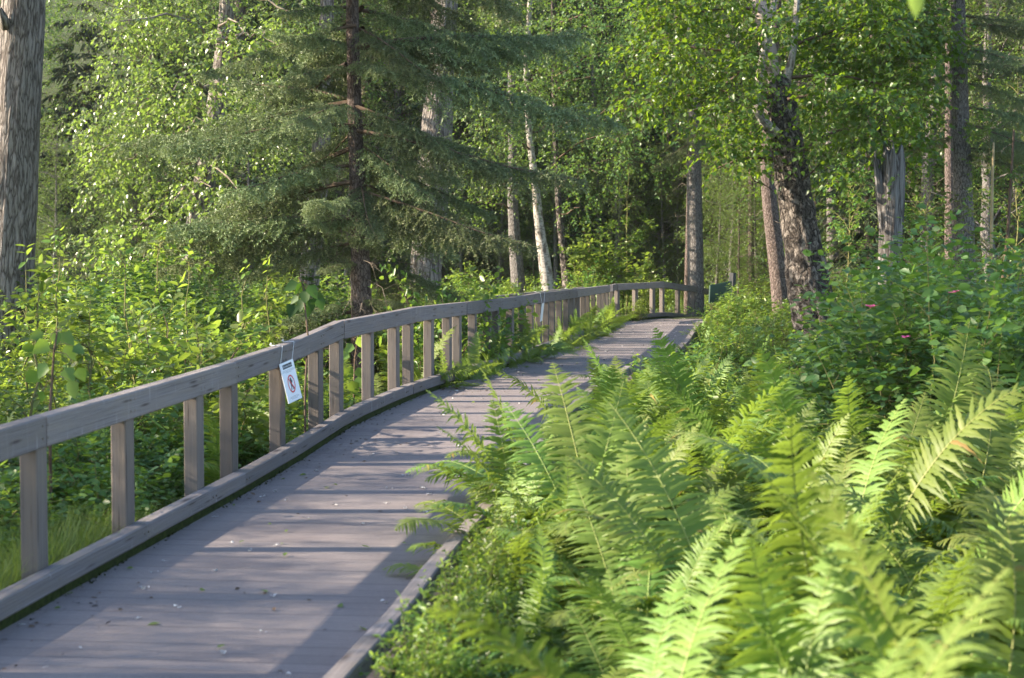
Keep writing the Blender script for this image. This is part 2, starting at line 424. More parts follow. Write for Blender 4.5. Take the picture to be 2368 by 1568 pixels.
# deck (ribbed boards), with its side joists
ss = np.concatenate([np.arange(0, S_END, .5), [S_END]])
C = rail_at(ss); SD = side(ss); C[:, 2] -= RAILH
def ribbon(offs, dz):
    P = [C + SD*o + np.array([0, 0, z]) for o, z in zip(offs, dz)]; n, k = len(ss), len(offs)
    V = np.stack(P, 1).reshape(-1, 3); i = np.arange(n-1)[:, None]*k; j = np.arange(k-1)[None]
    q = np.stack([i+j, i+j+1, i+k+j+1, i+k+j], -1).reshape(-1, 4)
    dd = np.concatenate([[0], np.cumsum(np.hypot(np.diff(offs), np.diff(dz)))])
    uv = np.stack([np.broadcast_to(dd, (n, k)), np.broadcast_to(ss[:, None], (n, k))], -1).reshape(-1, 2)
    return V, q, uv
mb = MB(); V, q, uv = ribbon([-.05, 1.98], [0, 0]); mb.add(V, q, .5, uv)
V, q, uv = ribbon([1.98, 1.98, -.05, -.05], [0, -.04, -.04, 0]); mb.add(V, q, .5, uv)
deck = tag(mb.build('boardwalk', M['deck'], None, False), 'ribbed grey composite boardwalk curving away into the forest', kind='structure')

def beam(mb, pts, sides, w, h, s0=0.0, bev=.008):
    """timber following pts (top right edge), w wide to the left, h high downwards, with rounded edges"""
    P = np.asarray(pts); n = len(P)
    prof = [(0, -bev), (-bev, 0), (-w+bev, 0), (-w, -bev), (-w, -h+bev), (-w+bev, -h), (-bev, -h), (0, -h+bev)]
    k = len(prof); V = np.stack([P + sides*a + np.array([0, 0, b]) for a, b in prof], 1).reshape(-1, 3)
    i = np.arange(n-1)[:, None]*k; j = np.arange(k)[None]
    q = np.stack([i+j, i+k+j, i+k+(j+1) % k, i+(j+1) % k], -1).reshape(-1, 4)
    L = np.concatenate([[0], np.cumsum(np.linalg.norm(np.diff(P, axis=0), axis=1))]) + s0
    ca = np.concatenate([[0], np.cumsum([math.dist(prof[a], prof[(a+1) % k]) for a in range(k-1)])])
    uv = np.stack([np.broadcast_to(L[:, None], (n, k)), np.broadcast_to(ca, (n, k))], -1).reshape(-1, 2)
    mb.add(V, [q, np.array([list(range(k))]), np.array([list(range((n-1)*k+k-1, (n-1)*k-1, -1))])], .5, uv)

# railing on the left: posts, rail timbers, kerb timbers
rail_loc = rail_at(6.0) - np.array([0, 0, RAILH])
railing = thing('wooden_railing', 'long weathered timber railing with posts and low kerb rail along the left of the boardwalk', 'railing', (0, 0, 0))
seams = [0] + [float(s_of_px(x)) for x in (182, 943, 1376, 1661, 1868, 2012, 2152, 2309, 2441)]
seams2 = [float(s_of_px(x)) for x in (2452, 2471, 2655, 2765)] + [S_END]
def run(sa, sb, off, drop, w, h, name, gap=.004):
    s = np.linspace(sa+gap, sb-gap, max(2, int((sb-sa)/.6)+1))
    mb = MB(); P = rail_at(s) + side(s)*off; P[:, 2] -= drop + rng.uniform(0, .004)
    wob = rng.uniform(-.006, .006); P += side(s)*wob
    beam(mb, P, side(s), w, h, sa); return mb.build(name, M['wood'], railing, False)
for sm in (seams, seams2):
    for a, b in zip(sm[:-1], sm[1:]): run(a, b, 0, 0, .09, .155, 'rail_board')
kseams = [0, 2.2] + [float(s_of_px(x)) for x in (530, 937, 1420, 1625, 1830, 2038, 2200, 2441)]
for sm in (kseams, [float(s_of_px(2455))] + seams2[1:]):
    for a, b in zip(sm[:-1], sm[1:]): run(a, b, .075, .76, .095, .10, 'kerb_board')
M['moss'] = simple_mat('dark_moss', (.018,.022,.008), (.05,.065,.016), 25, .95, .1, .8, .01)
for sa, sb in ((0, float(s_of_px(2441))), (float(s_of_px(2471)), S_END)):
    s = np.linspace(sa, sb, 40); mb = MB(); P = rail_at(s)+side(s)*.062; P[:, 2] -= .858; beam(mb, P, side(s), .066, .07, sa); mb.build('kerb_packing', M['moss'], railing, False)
post_px = [176, 527, 808, 946, 1137, 1289, 1371, 1495, 1597, 1653, 1736, 1808, 1847, 1908, 1968, 2001, 2057, 2105, 2136, 2170, 2198, 2222, 2250, 2278,
           2300, 2322, 2344, 2361, 2384, 2407, 2423, 2437, 2456, 2477, 2549, 2618, 2657, 2719, 2782, 2814]
def post(s, off=-.012, ztop=None, w=.092, dep=.135):
    P = rail_at(s); h = heading(s); sd = side(s); mb = MB()
    zt = P[2]-.157; zb = float(ground(P[0], P[1]))-.15
    a = P + sd*off; n = 5; zs = np.linspace(zt, zb, n)
    pts = np.stack([np.full(n, a[0]), np.full(n, a[1]), zs], -1)
    prof = [(0, -.5), (0, .5), (-1, .5), (-1, -.5)]; bv = .006
    pr = [(-bv/w, -.5), (0, -.5+bv/dep), (0, .5-bv/dep), (-bv/w, .5), (-1+bv/w, .5), (-1, .5-bv/dep), (-1, -.5+bv/dep), (-1+bv/w, -.5)]
    k = len(pr); V = np.stack([pts + sd*(c*w) + h*(t*dep) for c, t in pr], 1).reshape(-1, 3)
    i = np.arange(n-1)[:, None]*k; j = np.arange(k)[None]
    q = np.stack([i+j, i+(j+1) % k, i+k+(j+1) % k, i+k+j], -1).reshape(-1, 4)
    ca = np.concatenate([[0], np.cumsum([math.dist((pr[b][0]*w, pr[b][1]*dep), (pr[b+1][0]*w, pr[b+1][1]*dep)) for b in range(k-1)])])
    uv = np.stack([np.broadcast_to((zt-zs)[:, None], (n, k)), np.broadcast_to(ca, (n, k))], -1).reshape(-1, 2)
    mb.add(V, [q, np.array([list(range(k-1, -1, -1))])], .5, uv)
    return mb.build('post', M['post_wood'], railing, False)
for x in post_px:
    s = float(s_of_px(x))
    post(s + (.0 if x > 1300 else 0))
post(RS[1]-1.05); post(RS[1]-2.3)
def bolts():
    mb = MB()
    for x in post_px[:24]:
        s = float(s_of_px(x))
        for dz, off, in ((.045, .002), (.11, .002), (.81, .077)):
            for ds in (-.03, .035):
                p = rail_at(s+ds)+side(s)*off; p[2] -= dz
                tube(mb, [p, p+side(s)*.005], .0075, 6)
    return mb.build('bolt_heads', M['dead_twig'], railing)
bolts()

# kerb on the right
k_end = float(np.interp(26.5, RL[:16, 1], RS[:16]))
rk = thing('kerb_rail', 'low weathered kerb timber along the right edge of the boardwalk half hidden by ferns', 'kerb')
for a, b in zip([0, 3.0, 6.1, 9.2, 12.3, 15.4, 18.5], [3.0, 6.1, 9.2, 12.3, 15.4, 18.5, k_end]):
    s = np.linspace(a+.004, b-.004, 7); mb = MB(); P = rail_at(s)+side(s)*1.955; P[:, 2] -= .76; beam(mb, P, side(s), .09, .10, a)
    mb.build('kerb_board', M['wood'], rk, False)
for s in np.arange(.8, k_end, 1.5):
    mb = MB(); ss_ = np.linspace(s-.15, s+.15, 2); P = rail_at(ss_)+side(ss_)*1.95; P[:, 2] -= .86; beam(mb, P, side(ss_), .08, .05, s); mb.build('spacer_block', M['wood'], rk, False)
s = np.linspace(0, S_END, 40); mb = MB(); P = rail_at(s)+side(s)*1.97; P[:, 2] -= RAILH+.045; beam(mb, P, side(s), .05, .2, 0); mb.build('edge_joist', M['wood'], rk, False)

# second railing seen over the first one
br = thing('wooden_railing', 'short darker timber railing standing beyond the main railing below the birch trunks', 'railing')
A_, B_ = at(1130, 686, 34.5), at(1352, 663.5, 41.0)
P = arc(A_, B_, 8); hd = nrm((B_-A_)*np.array([1, 1, 0])); sdv = np.tile(np.array([hd[1], -hd[0], 0]), (8, 1))
for a in range(0, 8-1, 3):
    b = min(a+4, 8); 
    if b-a < 2: continue
    mb = MB(); beam(mb, P[a:b]+np.array([0, .004, 0]), sdv[a:b], .09, .15, a*2.); mb.build('rail_board', M['wood'], br, False)
for t in np.linspace(.02, .97, 7):
    p = A_*(1-t)+B_*t - np.array([hd[1], -hd[0], 0])*.045; mb = MB()
    g = float(ground(p[0], p[1]))-.1
    tube(mb, [(p[0], p[1], p[2]-.155), (p[0], p[1], g)], .065, 4); mb.build('post', M['post_wood'], br, False)

# ------------------------------------------------------------------ hanging notice
def quad_frame(tl, tr, bl):
    u = np.array(tr)-tl; v = np.array(bl)-tl; n = nrm(np.cross(v, u)); return np.array(tl), u, v, n
def slab(mb, f, a0, b0, a1, b1, off, th):
    """flat panel covering a0..a1, b0..b1 of the frame, off..off+th in front of it"""
    o, u, v, n = f
    q = [o+u*a+v*b for a, b in ((a0, b0), (a1, b0), (a1, b1), (a0, b1))]
    V = [p+n*off for p in q] + [p+n*(off+th) for p in q]
    mb.add(np.array(V), [np.array([[3,2,1,0],[4,5,6,7],[0,1,5,4],[1,2,6,5],[2,3,7,6],[3,0,4,7]])])
def flat_poly(mb, f, pts, off):
    o, u, v, n = f
    mb.add(np.array([o+u*a+v*b+n*off for a, b in pts]), [np.array([list(range(len(pts)))])])
def ring(mb, f, ca, cb, ra, rb, w, off, n=40):
    o, u, v, nn = f; V = []
    for k in range(n):
        t = 2*math.pi*k/n
        for s_ in (1, 1-w): V.append(o+u*(ca+ra*s_*math.cos(t))+v*(cb+rb*s_*math.sin(t))+nn*off)
    k = np.arange(n); k2 = (k+1) % n
    mb.add(np.array(V), [np.stack([k*2, k*2+1, k2*2+1, k2*2], -1)])
NS = 1/1.7305
tl, tr, bl = at(1117*NS, 1458.6*NS, 12.75), at(1171*NS, 1435.6*NS, 12.95), at(1155.5*NS, 1616.3*NS, 12.72)
fr = quad_frame(tl, tr, bl)
if fr[3][1] > 0: fr = (fr[0], fr[1], fr[2], -fr[3])
sign = thing('notice_sign', 'white paper notice with red prohibition circle hanging by strings from the railing', 'sign', (0, 0, 0))
mb = MB(); slab(mb, fr, 0, 0, 1, 1, -.004, .004); mb.build('board', M['white_board'], sign, False)
mb = MB(); slab(mb, fr, .17, .055, .83, .165, .0004, .0006); hdr = mb.build('header', M['black_print'], sign, False)
def text_on(f, body, ca, cb, width, off, mat, name, parent):
    cu = bpy.data.curves.new(name, 'FONT'); cu.body = body; cu.align_x = 'CENTER'; cu.align_y = 'CENTER'; cu.size = 1.0
    tmp = bpy.data.objects.new(name, cu); col.objects.link(tmp)
    dg = bpy.context.evaluated_depsgraph_get(); me = bpy.data.meshes.new_from_object(tmp.evaluated_get(dg))
    bpy.data.objects.remove(tmp)
    co = np.empty(len(me.vertices)*3); me.vertices.foreach_get('co', co); co = co.reshape(-1, 3)
    wdt = co[:, 0].max()-co[:, 0].min(); o, u, v, n = f
    ul, vl = np.linalg.norm(u), np.linalg.norm(v); k = width/wdt
    W = o + u*ca + v*cb + np.outer(co[:, 0]*k, u) - np.outer(co[:, 1]*k*ul/vl*1.25, v) + n*off
    me.vertices.foreach_set('co', W.ravel()); me.materials.clear(); me.materials.append(mat); me.update()
    return link(name, me, parent)
text_on(fr, 'Fish Habitat Project', .5, .112, .60, .0014, M['white_board'], 'header_text', hdr)
mb = MB()
for b, a0, a1 in ((.205, .10, .93), (.235, .08, .95), (.262, .28, .74), (.872, .22, .82), (.90, .18, .84), (.928, .30, .70)):
    a = a0; r_ = random.Random(int(b*1000))
    while a < a1-.03:
        w = r_.uniform(.03, .085); slab(mb, fr, a, b, min(a+w, a1), b+.010, .0003, .0004); a += w+.016
mb.build('print_lines', M['grey_print'], sign, False)
mb = MB(); ring(mb, fr, .5, .565, .245, .225, .17, .0016)
flat_poly(mb, fr, [(.335,.42),(.365,.395),(.665,.71),(.635,.735)], .0018); mb.build('prohibition_circle', M['red_print'], sign, False)
mb = MB()
flat_poly(mb, fr, [(.47,.41),(.54,.41),(.55,.45),(.60,.50),(.57,.56),(.55,.52),(.53,.58),(.60,.66),(.58,.72),(.54,.71),(.55,.67),(.49,.62),(.45,.72),(.40,.72),(.44,.63),(.45,.52),(.41,.57),(.40,.54),(.46,.45)], .0010)
mb.build('walking_figure', M['black_print'], sign, False)
def cord(p_from, top, back):
    mb = MB(); tube(mb, [p_from, top+np.array([0,0,-.004]), top+np.array([0,0,.006]), back], .0026, 5); return mb
for (cx, cy), base in (((1121, 1381), tl*.92+tr*.08), ((1168, 1365), tl*.06+tr*.94)):
    s_ = float(s_of_px(cx+6)); p = rail_at(s_); p = p + side(s_)*.004 + np.array([0, 0, .001])
    mb = cord(base+fr[3]*.002, p, p - side(s_)*.09 + np.array([0, 0, .004])); 
    q = p - side(s_)*.085 - heading(s_)*.01 + np.array([0, 0, .012]); tube(mb, [q-heading(s_)*.02, q, q+np.array([0,0,.012])], .006, 6)
    mb.build('string', M['string'], sign)
# another notice farther on, seen edge-on
s2 = thing('notice_sign', 'pale notice seen edge-on hanging from the far part of the railing above the ferns', 'sign')
tl2, bl2 = at(2168*NS, 1216*NS, 24.9), at(2160*NS, 1288*NS, 24.85)
f2 = quad_frame(tl2, tl2 + np.array([.035, .2, .012]), bl2)
mb = MB(); slab(mb, f2, 0, 0, 1, 1, -.003, .006); mb.build('board', M['white_board'], s2, False)
for xn in (2160, 2178):
    s_ = float(s_of_px(xn)); p = rail_at(s_)+side(s_)*.004; mb = cord(f2[0]+f2[1]*(.1 if xn < 2170 else .9), p, p-side(s_)*.085+np.array([0,0,.02])); mb.build('string', M['string'], s2)

# dark green sign board on its post at the far end
gs = thing('trail_sign', 'dark green sign board on a dark post at the far end of the railing', 'sign')
D_ = 37.5
p = [at(1642, 660, D_), at(1692, 650, D_+.62), at(1640, 702, D_)]
f3 = quad_frame(p[0], p[1], p[2]); 
if f3[3][1] > 0: f3 = (f3[0], f3[1], f3[2], -f3[3])
mb = MB(); slab(mb, f3, 0, 0, 1, 1.0, -.03, .03); mb.build('panel', M['green_paint'], gs, False)
a = at(1694, 631, D_+.72); mb = MB(); zb = float(ground(a[0], a[1]))-.2
tube(mb, [a, (a[0]-.02, a[1], (a[2]+zb)/2), (a[0]-.04, a[1], zb)], .075, 4); mb.build('post', M['dark_post'], gs, False)

# ------------------------------------------------------------------ ferns
def frond_data(name, L, lean0, lean1, seed, np_=34, st=8, wmax=.16, twist=.0):
    r = np.random.default_rng(seed); n = 26
    t = np.linspace(0, 1, n); a = lean0 + (lean1-lean0)*t**1.7 + (.5*np.maximum(t-.85, 0)/.15*(r.random()-.2))
    dx = np.sin(a); dz = np.cos(a); ds = L/(n-1)
    x = np.concatenate([[0], np.cumsum(dx[:-1]*ds)]); z = np.concatenate([[0], np.cumsum(dz[:-1]*ds)])
    y = twist*L*t**2
    mr = MB(); tube(mr, np.stack([x, y, z], -1), np.interp(t, [0, .15, 1], [.0065, .005, .0012]), 4, .5, cap=False)
    tp = np.linspace(.16, .992, np_) + r.normal(0, .003, np_)
    prof = np.interp(tp, [.1, .2, .45, .68, .85, .94, 1.0], [.10, .26, .78, 1.0, .72, .36, .05])
    mp = MB()
    u = np.linspace(0, 1, st)
    for sgn in (1, -1):
        Lp = wmax*prof*r.uniform(.92, 1.06, np_)
        bx, by, bz = (np.interp(tp, t, q) for q in (x, y, z)); aa = np.interp(tp, t, a)
        T = np.stack([np.sin(aa), 0*aa, np.cos(aa)], -1); Nn = np.stack([-np.cos(aa), 0*aa, np.sin(aa)], -1); S = np.array([0, sgn, 0.])
        fwd = np.interp(tp, [0, .5, 1], [.10, .25, .85]) + r.normal(0, .05, np_); lift = r.normal(.16, .13, np_)
        dr = r.uniform(.2, .62, np_)
        base = np.stack([bx, by, bz], -1)
        U0 = nrm(S[None] + T*fwd[:, None] + Nn*lift[:, None])
        c = base[:, None] + U0[:, None]*(Lp[:, None]*u)[..., None]
        c = c + T[:, None]*(.10*Lp[:, None]*u**2)[..., None]
        c[..., 2] -= dr[:, None]*Lp[:, None]*u**2
        wd = (.0124*np.interp(Lp/wmax, [0, 1], [.5, 1.08]))[:, None]*np.interp(u, [0, .1, .5, 1], [.75, 1, .85, .06])
        wd = wd*np.where(np.arange(st) % 2 == 0, .72, 1.12)[None]
        e = nrm(np.cross(U0, Nn) * sgn); fold = .25
        A = c + e[:, None]*wd[..., None] - Nn[:, None]*(wd*fold)[..., None]
        B = c - e[:, None]*wd[..., None] - Nn[:, None]*(wd*fold)[..., None]
        V = np.stack([A, c, B], 2).reshape(-1, 3); k = st*3
        i = np.arange(st-1)*3
        q = np.concatenate([np.stack([i, i+3, i+4, i+1], -1), np.stack([i+1, i+4, i+5, i+2], -1)])
        F = (q[None] + (np.arange(np_)*k)[:, None, None]).reshape(-1, 4)
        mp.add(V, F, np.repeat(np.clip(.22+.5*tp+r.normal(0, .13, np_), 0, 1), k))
    # one mesh: blade + midrib
    nb = sum(len(f) for f in mp.f)
    mp.add(np.concatenate(mr.v), [f for f in mr.f], .6)
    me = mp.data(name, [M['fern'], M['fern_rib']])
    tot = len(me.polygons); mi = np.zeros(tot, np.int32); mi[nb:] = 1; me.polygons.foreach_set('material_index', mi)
    return me
FR = [frond_data('frond', L, l0, l1, 100+i, 52, 8, w, tw) for i, (L, l0, l1, w, tw) in enumerate([
    (1.45, .16, 1.35, .205, .08), (1.30, .28, 1.75, .195, -.12), (1.45, .10, .85, .20, .04), (1.20, .42, 2.0, .185, .12), (1.40, .25, 1.75, .205, -.10), (1.10, .60, 2.2, .17, .10), (1.3, .35, 1.5, .19, .0), (.9, .2, 1.9, .14, -.1)])]

def make_fern(seed, nf=8):
    r = np.random.default_rng(seed); f = thing('ostrich_fern', 'x', 'fern')
    a0 = r.uniform(0, 6.28)
    for k in range(nf):
        o = link('frond', FR[int(r.integers(0, len(FR)))], f); s = r.uniform(.78, 1.12)
        o.scale = (s, s*r.uniform(.9, 1.1), s); o.rotation_euler = (r.normal(0, .22), r.normal(.02, .16), a0 + 6.283*k/nf + r.normal(0, .25))
        o.location = (.03*math.cos(a0+6.283*k/nf), .03*math.sin(a0+6.283*k/nf), 0)
    return f
def fern_single(seed, nf=7):
    """whole plant joined in one mesh for ferns that stay small in the picture"""
    r = np.random.default_rng(seed); V = []; mbs = MB(); mats = []
    a0 = r.uniform(0, 6.28)
    for k in range(nf):
        me = FR[int(r.integers(0, len(FR)))]; n = len(me.vertices); co = np.empty(n*3, np.float32); me.vertices.foreach_get('co', co)
        from mathutils import Matrix, Euler
        s = r.uniform(.75, 1.05); s *= .87; mt = np.array(Euler((r.normal(0, .1), r.normal(0, .13), a0+6.283*k/nf+r.normal(0, .3))).to_matrix())
        q = (co.reshape(-1, 3)*s) @ mt.T
        sz = np.empty(len(me.polygons), np.int32); me.polygons.foreach_get('loop_total', sz)
        lv = np.empty(len(me.loops), np.int32); me.loops.foreach_get('vertex_index', lv)
        quads = lv.reshape(-1, 4) if (sz == 4).all() else lv[:int((sz == 4).sum())*4].reshape(-1, 4)
        rn = np.empty(n, np.float32); me.attributes['rnd'].data.foreach_get('value', rn)
        mbs.add(q, quads, rn)
    return mbs.data('ostrich_fern', [M['fern']])

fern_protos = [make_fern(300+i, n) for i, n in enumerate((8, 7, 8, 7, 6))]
used = [False]*len(fern_protos)
def put_fern(x, y, label, group, s=1.0, rz=None, z=None, p=None):
    i = int(rng.integers(0, len(fern_protos))) if p is None else p
    o = fern_protos[i]
    if used[i]: o = copy_tree(o)
    used[i] = True
    o['label'] = label; o['group'] = group; s *= .88
    o.location = (float(x), float(y), float(ground(x, y)-.03 if z is None else z)); o.rotation_euler = (0, 0, rng.uniform(0, 6.28) if rz is None else rz); o.scale = (s, s, s)
    return o
def scatter(n, sp, fn, ok, tries=6000, seed=1):
    r = np.random.default_rng(seed); pts = []
    for _ in range(tries):
        p = fn(r)
        if ok(p) and all((p[0]-q[0])**2+(p[1]-q[1])**2 > (sp(p) if callable(sp) else sp)**2 for q in pts):
            pts.append(p)
            if len(pts) >= n: break
    return pts
# the bed right of the walk
G = 'ferns of the bed right of the boardwalk'
def ok_right(p): 
    x, y = p; return deck_x(y, 2.75 if y < 9.2 else 2.25) < x < .31*y+.75 and not (y > 11.3 and x > 1.15+.06*y) and not (y < 9.2 and x < .34)
pts = scatter(205, .47, lambda r: (r.uniform(-1.2, 6.2), r.uniform(3.4, 16.5)), ok_right, 12000, 4)
for x, y in pts:
    edge = x - deck_x(y, 2.0) < .65
    lab = ('light green fern arching over the right kerb rail' if edge else
           'blurred bright fern close up at the bottom of the bed' if y < 5.6 else
           'pale green feathery fern in the middle of the bed' if y < 10 else 'upright fern at the back of the bed below the rose bushes')
    put_fern(x, y, lab, G + (' leaning on the kerb' if edge else ' nearest' if y < 5.6 else ' middle' if y < 10 else ' back'), rng.uniform(.82, 1.12)*float(np.interp(x/y, [.05, .2], [1.0, 1.18])))
for y in [q for q in np.arange(9.5, 21.0, .46) if not 13.8 < q < 14.9]:
    put_fern(deck_x(y, 2.16+rng.uniform(0, .14)), y, 'light green fern arching over the right kerb rail', G + ' leaning on the kerb', rng.uniform(.85, 1.1))
for x, y in scatter(30, .34, lambda r: (r.uniform(-.6, .9), r.uniform(6.2, 9.6)), lambda p: max(deck_x(p[1], 2.40), -.068*p[1]+.32) < p[0] < .62, 3000, 14):
    put_fern(x, y, 'shorter light green fern beside the near stretch of the right kerb', G + ' beside the near kerb', rng.uniform(.58, .80))
# a few that stand out
put_fern(.55, 9.4, 'tallest upright fern rising from the bed edge beside the boardwalk', G, 1.22, .3, None, 2)
put_fern(.30, 9.5, 'drooping fern whose fronds hang over the pale kerb rail', G, 1.05, 1.0, None, 1)
put_fern(1.95, 9.9, 'fern with yellow green backlit fronds in front of the rose bush', G, 1.0, 2.0, None, 0)
put_fern(2.75, 10.1, 'large fern with one long frond standing against the dark rose bush', G, 1.0, .2, None, 2)

fern_far = [fern_single(500+i) for i in range(4)]
def put_far_fern(x, y, label, group, s):
    o = link('ostrich_fern', fern_far[int(rng.integers(0, 4))]); tag(o, label, 'fern', group)
    o.location = (float(x), float(y), float(ground(x, y)-.03)); o.rotation_euler = (rng.normal(0, .06), rng.normal(0, .06), rng.uniform(0, 6.28)); o.scale = (s, s, s)
    return o
for p in scatter(46, .5, lambda r: (r.uniform(-6, 2), r.uniform(12.0, 24)), lambda p: deck_x(p[1], -2.6) < p[0] < deck_x(p[1], -.42), 4000, 8):
    put_far_fern(*p, 'sunlit fern behind the railing posts on the left', 'ferns behind the left railing', rng.uniform(.7, .95))
for p in scatter(46, .30, lambda r: (r.uniform(-2, 2.5), r.uniform(18.5, 38)), lambda p: deck_x(p[1], -.26) < p[0] < deck_x(p[1], .06), 9000, 9):
    o = put_far_fern(*p, 'fern pushing through the railing and spilling onto the left edge of the deck', 'ferns spilling through the railing', rng.uniform(.6, .85)); o.rotation_mode = 'ZYX'; o.rotation_euler = (rng.normal(0, .2), rng.uniform(.25, .8), rng.uniform(0, 6.28)); o.location.z = float(rail_at(np.interp(p[1], RL[:16, 1], RS[:16]))[2])-RAILH-.22
for p in scatter(75, .5, lambda r: (r.uniform(-1, 9), r.uniform(15.5, 38)), lambda p: deck_x(p[1], 2.12) < p[0] < deck_x(p[1], 3.7), 9000, 10):
    put_far_fern(*p, 'small sunlit fern beside the far right edge of the boardwalk', 'ferns beside the far right edge', rng.uniform(.68, .95)*float(np.interp(p[1], [20, 30], [1, .62])))
for p in scatter(40, .9, lambda r: (r.uniform(-9, -1), r.uniform(15, 30)), lambda p: -.3*p[1]-1 < p[0] < deck_x(p[1], -2.6), 4000, 11):
    put_far_fern(*p, 'bright fern among the shrubs on the left under the spruce', 'ferns among the left shrubs', rng.uniform(.8, 1.1))

# ------------------------------------------------------------------ shrubs
def shrub_data(name, seed, h, w, ns, per, nl, leaf, shape, mat, tl=.28, compound=False, smat=None, droop=.25, hang=.25):
    r = np.random.default_rng(seed); ms, mf = MB(), MB(); B, D, L = [], [], []
    for k in range(ns):
        a = r.uniform(0, 6.283); R = w*math.sqrt(r.random()); hh = h*r.uniform(.6, 1.05)*(1-.25*(R/w)**2)
        b = np.array([.25*R*math.cos(a), .25*R*math.sin(a), 0]); e = np.array([R*math.cos(a), R*math.sin(a), hh])
        P = arc(b, e, 7, .08*h, .025, r); P[:, 2] = np.maximum(P[:, 2], 0)
        tube(ms, P, np.linspace(.011, .003, 7), 4, cap=False)
        for q in range(per):
            t = r.uniform(.22, 1.0)**.8; i = min(int(t*6), 5); f = t*6-i
            B.append(P[i]*(1-f)+P[i+1]*f); aa = r.uniform(0, 6.283); el = r.uniform(-.1, .75)
            D.append([math.cos(aa)*math.cos(el), math.sin(aa)*math.cos(el), math.sin(el)]); L.append(tl*r.uniform(.6, 1.25))
        B.append(P[-1]); D.append(nrm(P[-1]-P[-2])); L.append(tl)
    B, D, L = np.array(B), np.array(D), np.array(L)
    if compound:                                    # pinnate leaves along each side shoot
        D = nrm(D); nn = 5; t = np.linspace(.25, 1, nn)
        PB = (B[:, None] + D[:, None]*(L[:, None]*t)[..., None]).reshape(-1, 3)
        A = r.normal(0, 1, PB.shape); A[:, 2] = .25; PD = nrm(np.repeat(D, nn, 0)*.5 + nrm(A))
        thin_strands(ms, np.stack([B, B+D*L[:, None]*.5, B+D*L[:, None]], 1), .0035)
        twig_leaves(mf, PB, PD, np.full(len(PB), leaf*2.6), nl, leaf, shape, .25, .15, r, .3, .18)
        twig_leaves(mf, PB+PD*leaf*2.4, PD, np.full(len(PB), leaf*.3), 1, leaf*1.1, shape, .2, .2, r, .9, .15)
    else:
        twig_leaves(mf, B, D, L, nl, leaf, shape, droop, hang, r, .12, .32, ms, .003)
    return ms.data(name+'_stems', smat or M['twig']), mf.data(name+'_foliage', mat)
SH = {
 'rose': [shrub_data('rose', 20+i, 1.7, .95, 14, 7, 4, .095, LEAF_OVAL, M['rose'], .34, True, M['twig_green']) for i in range(3)],
 'shrub': [shrub_data('shrub', 40+i, 1.6, .85, 16, 9, 7, .115, LEAF_OVAL, M['shrub'], .38) for i in range(3)],
 'bright': [shrub_data('bright', 60+i, 1.5, .65, 13, 8, 7, .13, LEAF_OVAL, M['bright'], .36, False, M['twig_green']) for i in range(3)],
 'herb': [shrub_data('herb', 80+i, 1.0, .5, 20, 9, 8, .10, LEAF_LANCE, M['bright'], .20, False, M['twig_green'], .2, .2) for i in range(2)],
 'low': [shrub_data('low', 95+i, .7, .6, 18, 5, 5, .062, LEAF_OVAL, M['shrub'], .2, True, M['twig_green']) for i in range(2)],
}
NAMES = {'rose': ('rose_bush', 'rose bush'), 'shrub': ('leafy_shrub', 'shrub'), 'bright': ('leafy_shrub', 'shrub'), 'herb': ('tall_herb', 'plant'), 'low': ('low_shrub', 'shrub')}
def X0(px, d): return (px-1183.5)/FD*d
def put_shrub(kind, x, y, label, group, s=1.0, sz=None, z=None):
    i = int(rng.integers(0, len(SH[kind]))); st, fo = SH[kind][i]; nm, cat = NAMES[kind]
    o = thing(nm, label, cat, (x, y, float(ground(x, y)-.05) if z is None else z), group, rng.uniform(0, 6.28))
    o.scale = (s, s, sz or s)
    link('stems', st, o); link('foliage', fo, o)
    return o
# left of the walk
gl = 'leafy shrubs left of the boardwalk'
def left_ok(p): return not (p[1] < 9.8 and p[0] > deck_x(p[1], -1.45)) and -.33*p[1]-.6 < p[0] < deck_x(p[1], -.75 if p[1] < 14 else -2.0)
for x, y in scatter(84, .88, lambda r: (r.uniform(-12, -1), r.uniform(6.8, 31)), left_ok, 9000, 21):
    near = x > deck_x(y, -1.5)
    if y < 13:
        k = ['shrub', 'rose', 'rose'][int(rng.integers(0, 3))]; s = rng.uniform(.55, .74) if near else rng.uniform(.65, 1.2)
        lab = 'dark green shrub close behind the near railing posts' if near else 'shaded green shrub at the left edge before the thick trunk'
        g = gl + (' beside the near posts' if near else ' in the shade')
    else:
        k = ['shrub', 'bright', 'bright', 'herb', 'rose'][int(rng.integers(0, 5))]; s = rng.uniform(.5, 1.2) if k != 'herb' else rng.uniform(1.0, 1.5)
        lab = {'shrub': 'sunlit broad leaved shrub beyond the railing left of the spruce', 'bright': 'yellow green sunlit shrub beyond the railing left of the spruce',
               'herb': 'tall narrow leaved plant standing among the left shrubs', 'rose': 'small leaved bush in the sunlit thicket left of the spruce'}[k]; g = gl + ' ' + k
    put_shrub(k, x, y, lab, g, s)
for x, y in scatter(26, .45, lambda r: (r.uniform(-4, -1), r.uniform(7.2, 17)), lambda p: deck_x(p[1], -1.1) < p[0] < deck_x(p[1], -.72) and p[1] > 9.6, 3000, 22):
    put_shrub('low', x, y, 'low leafy bush at the foot of the near railing posts', 'low bushes along the near railing', rng.uniform(.8, 1.15))
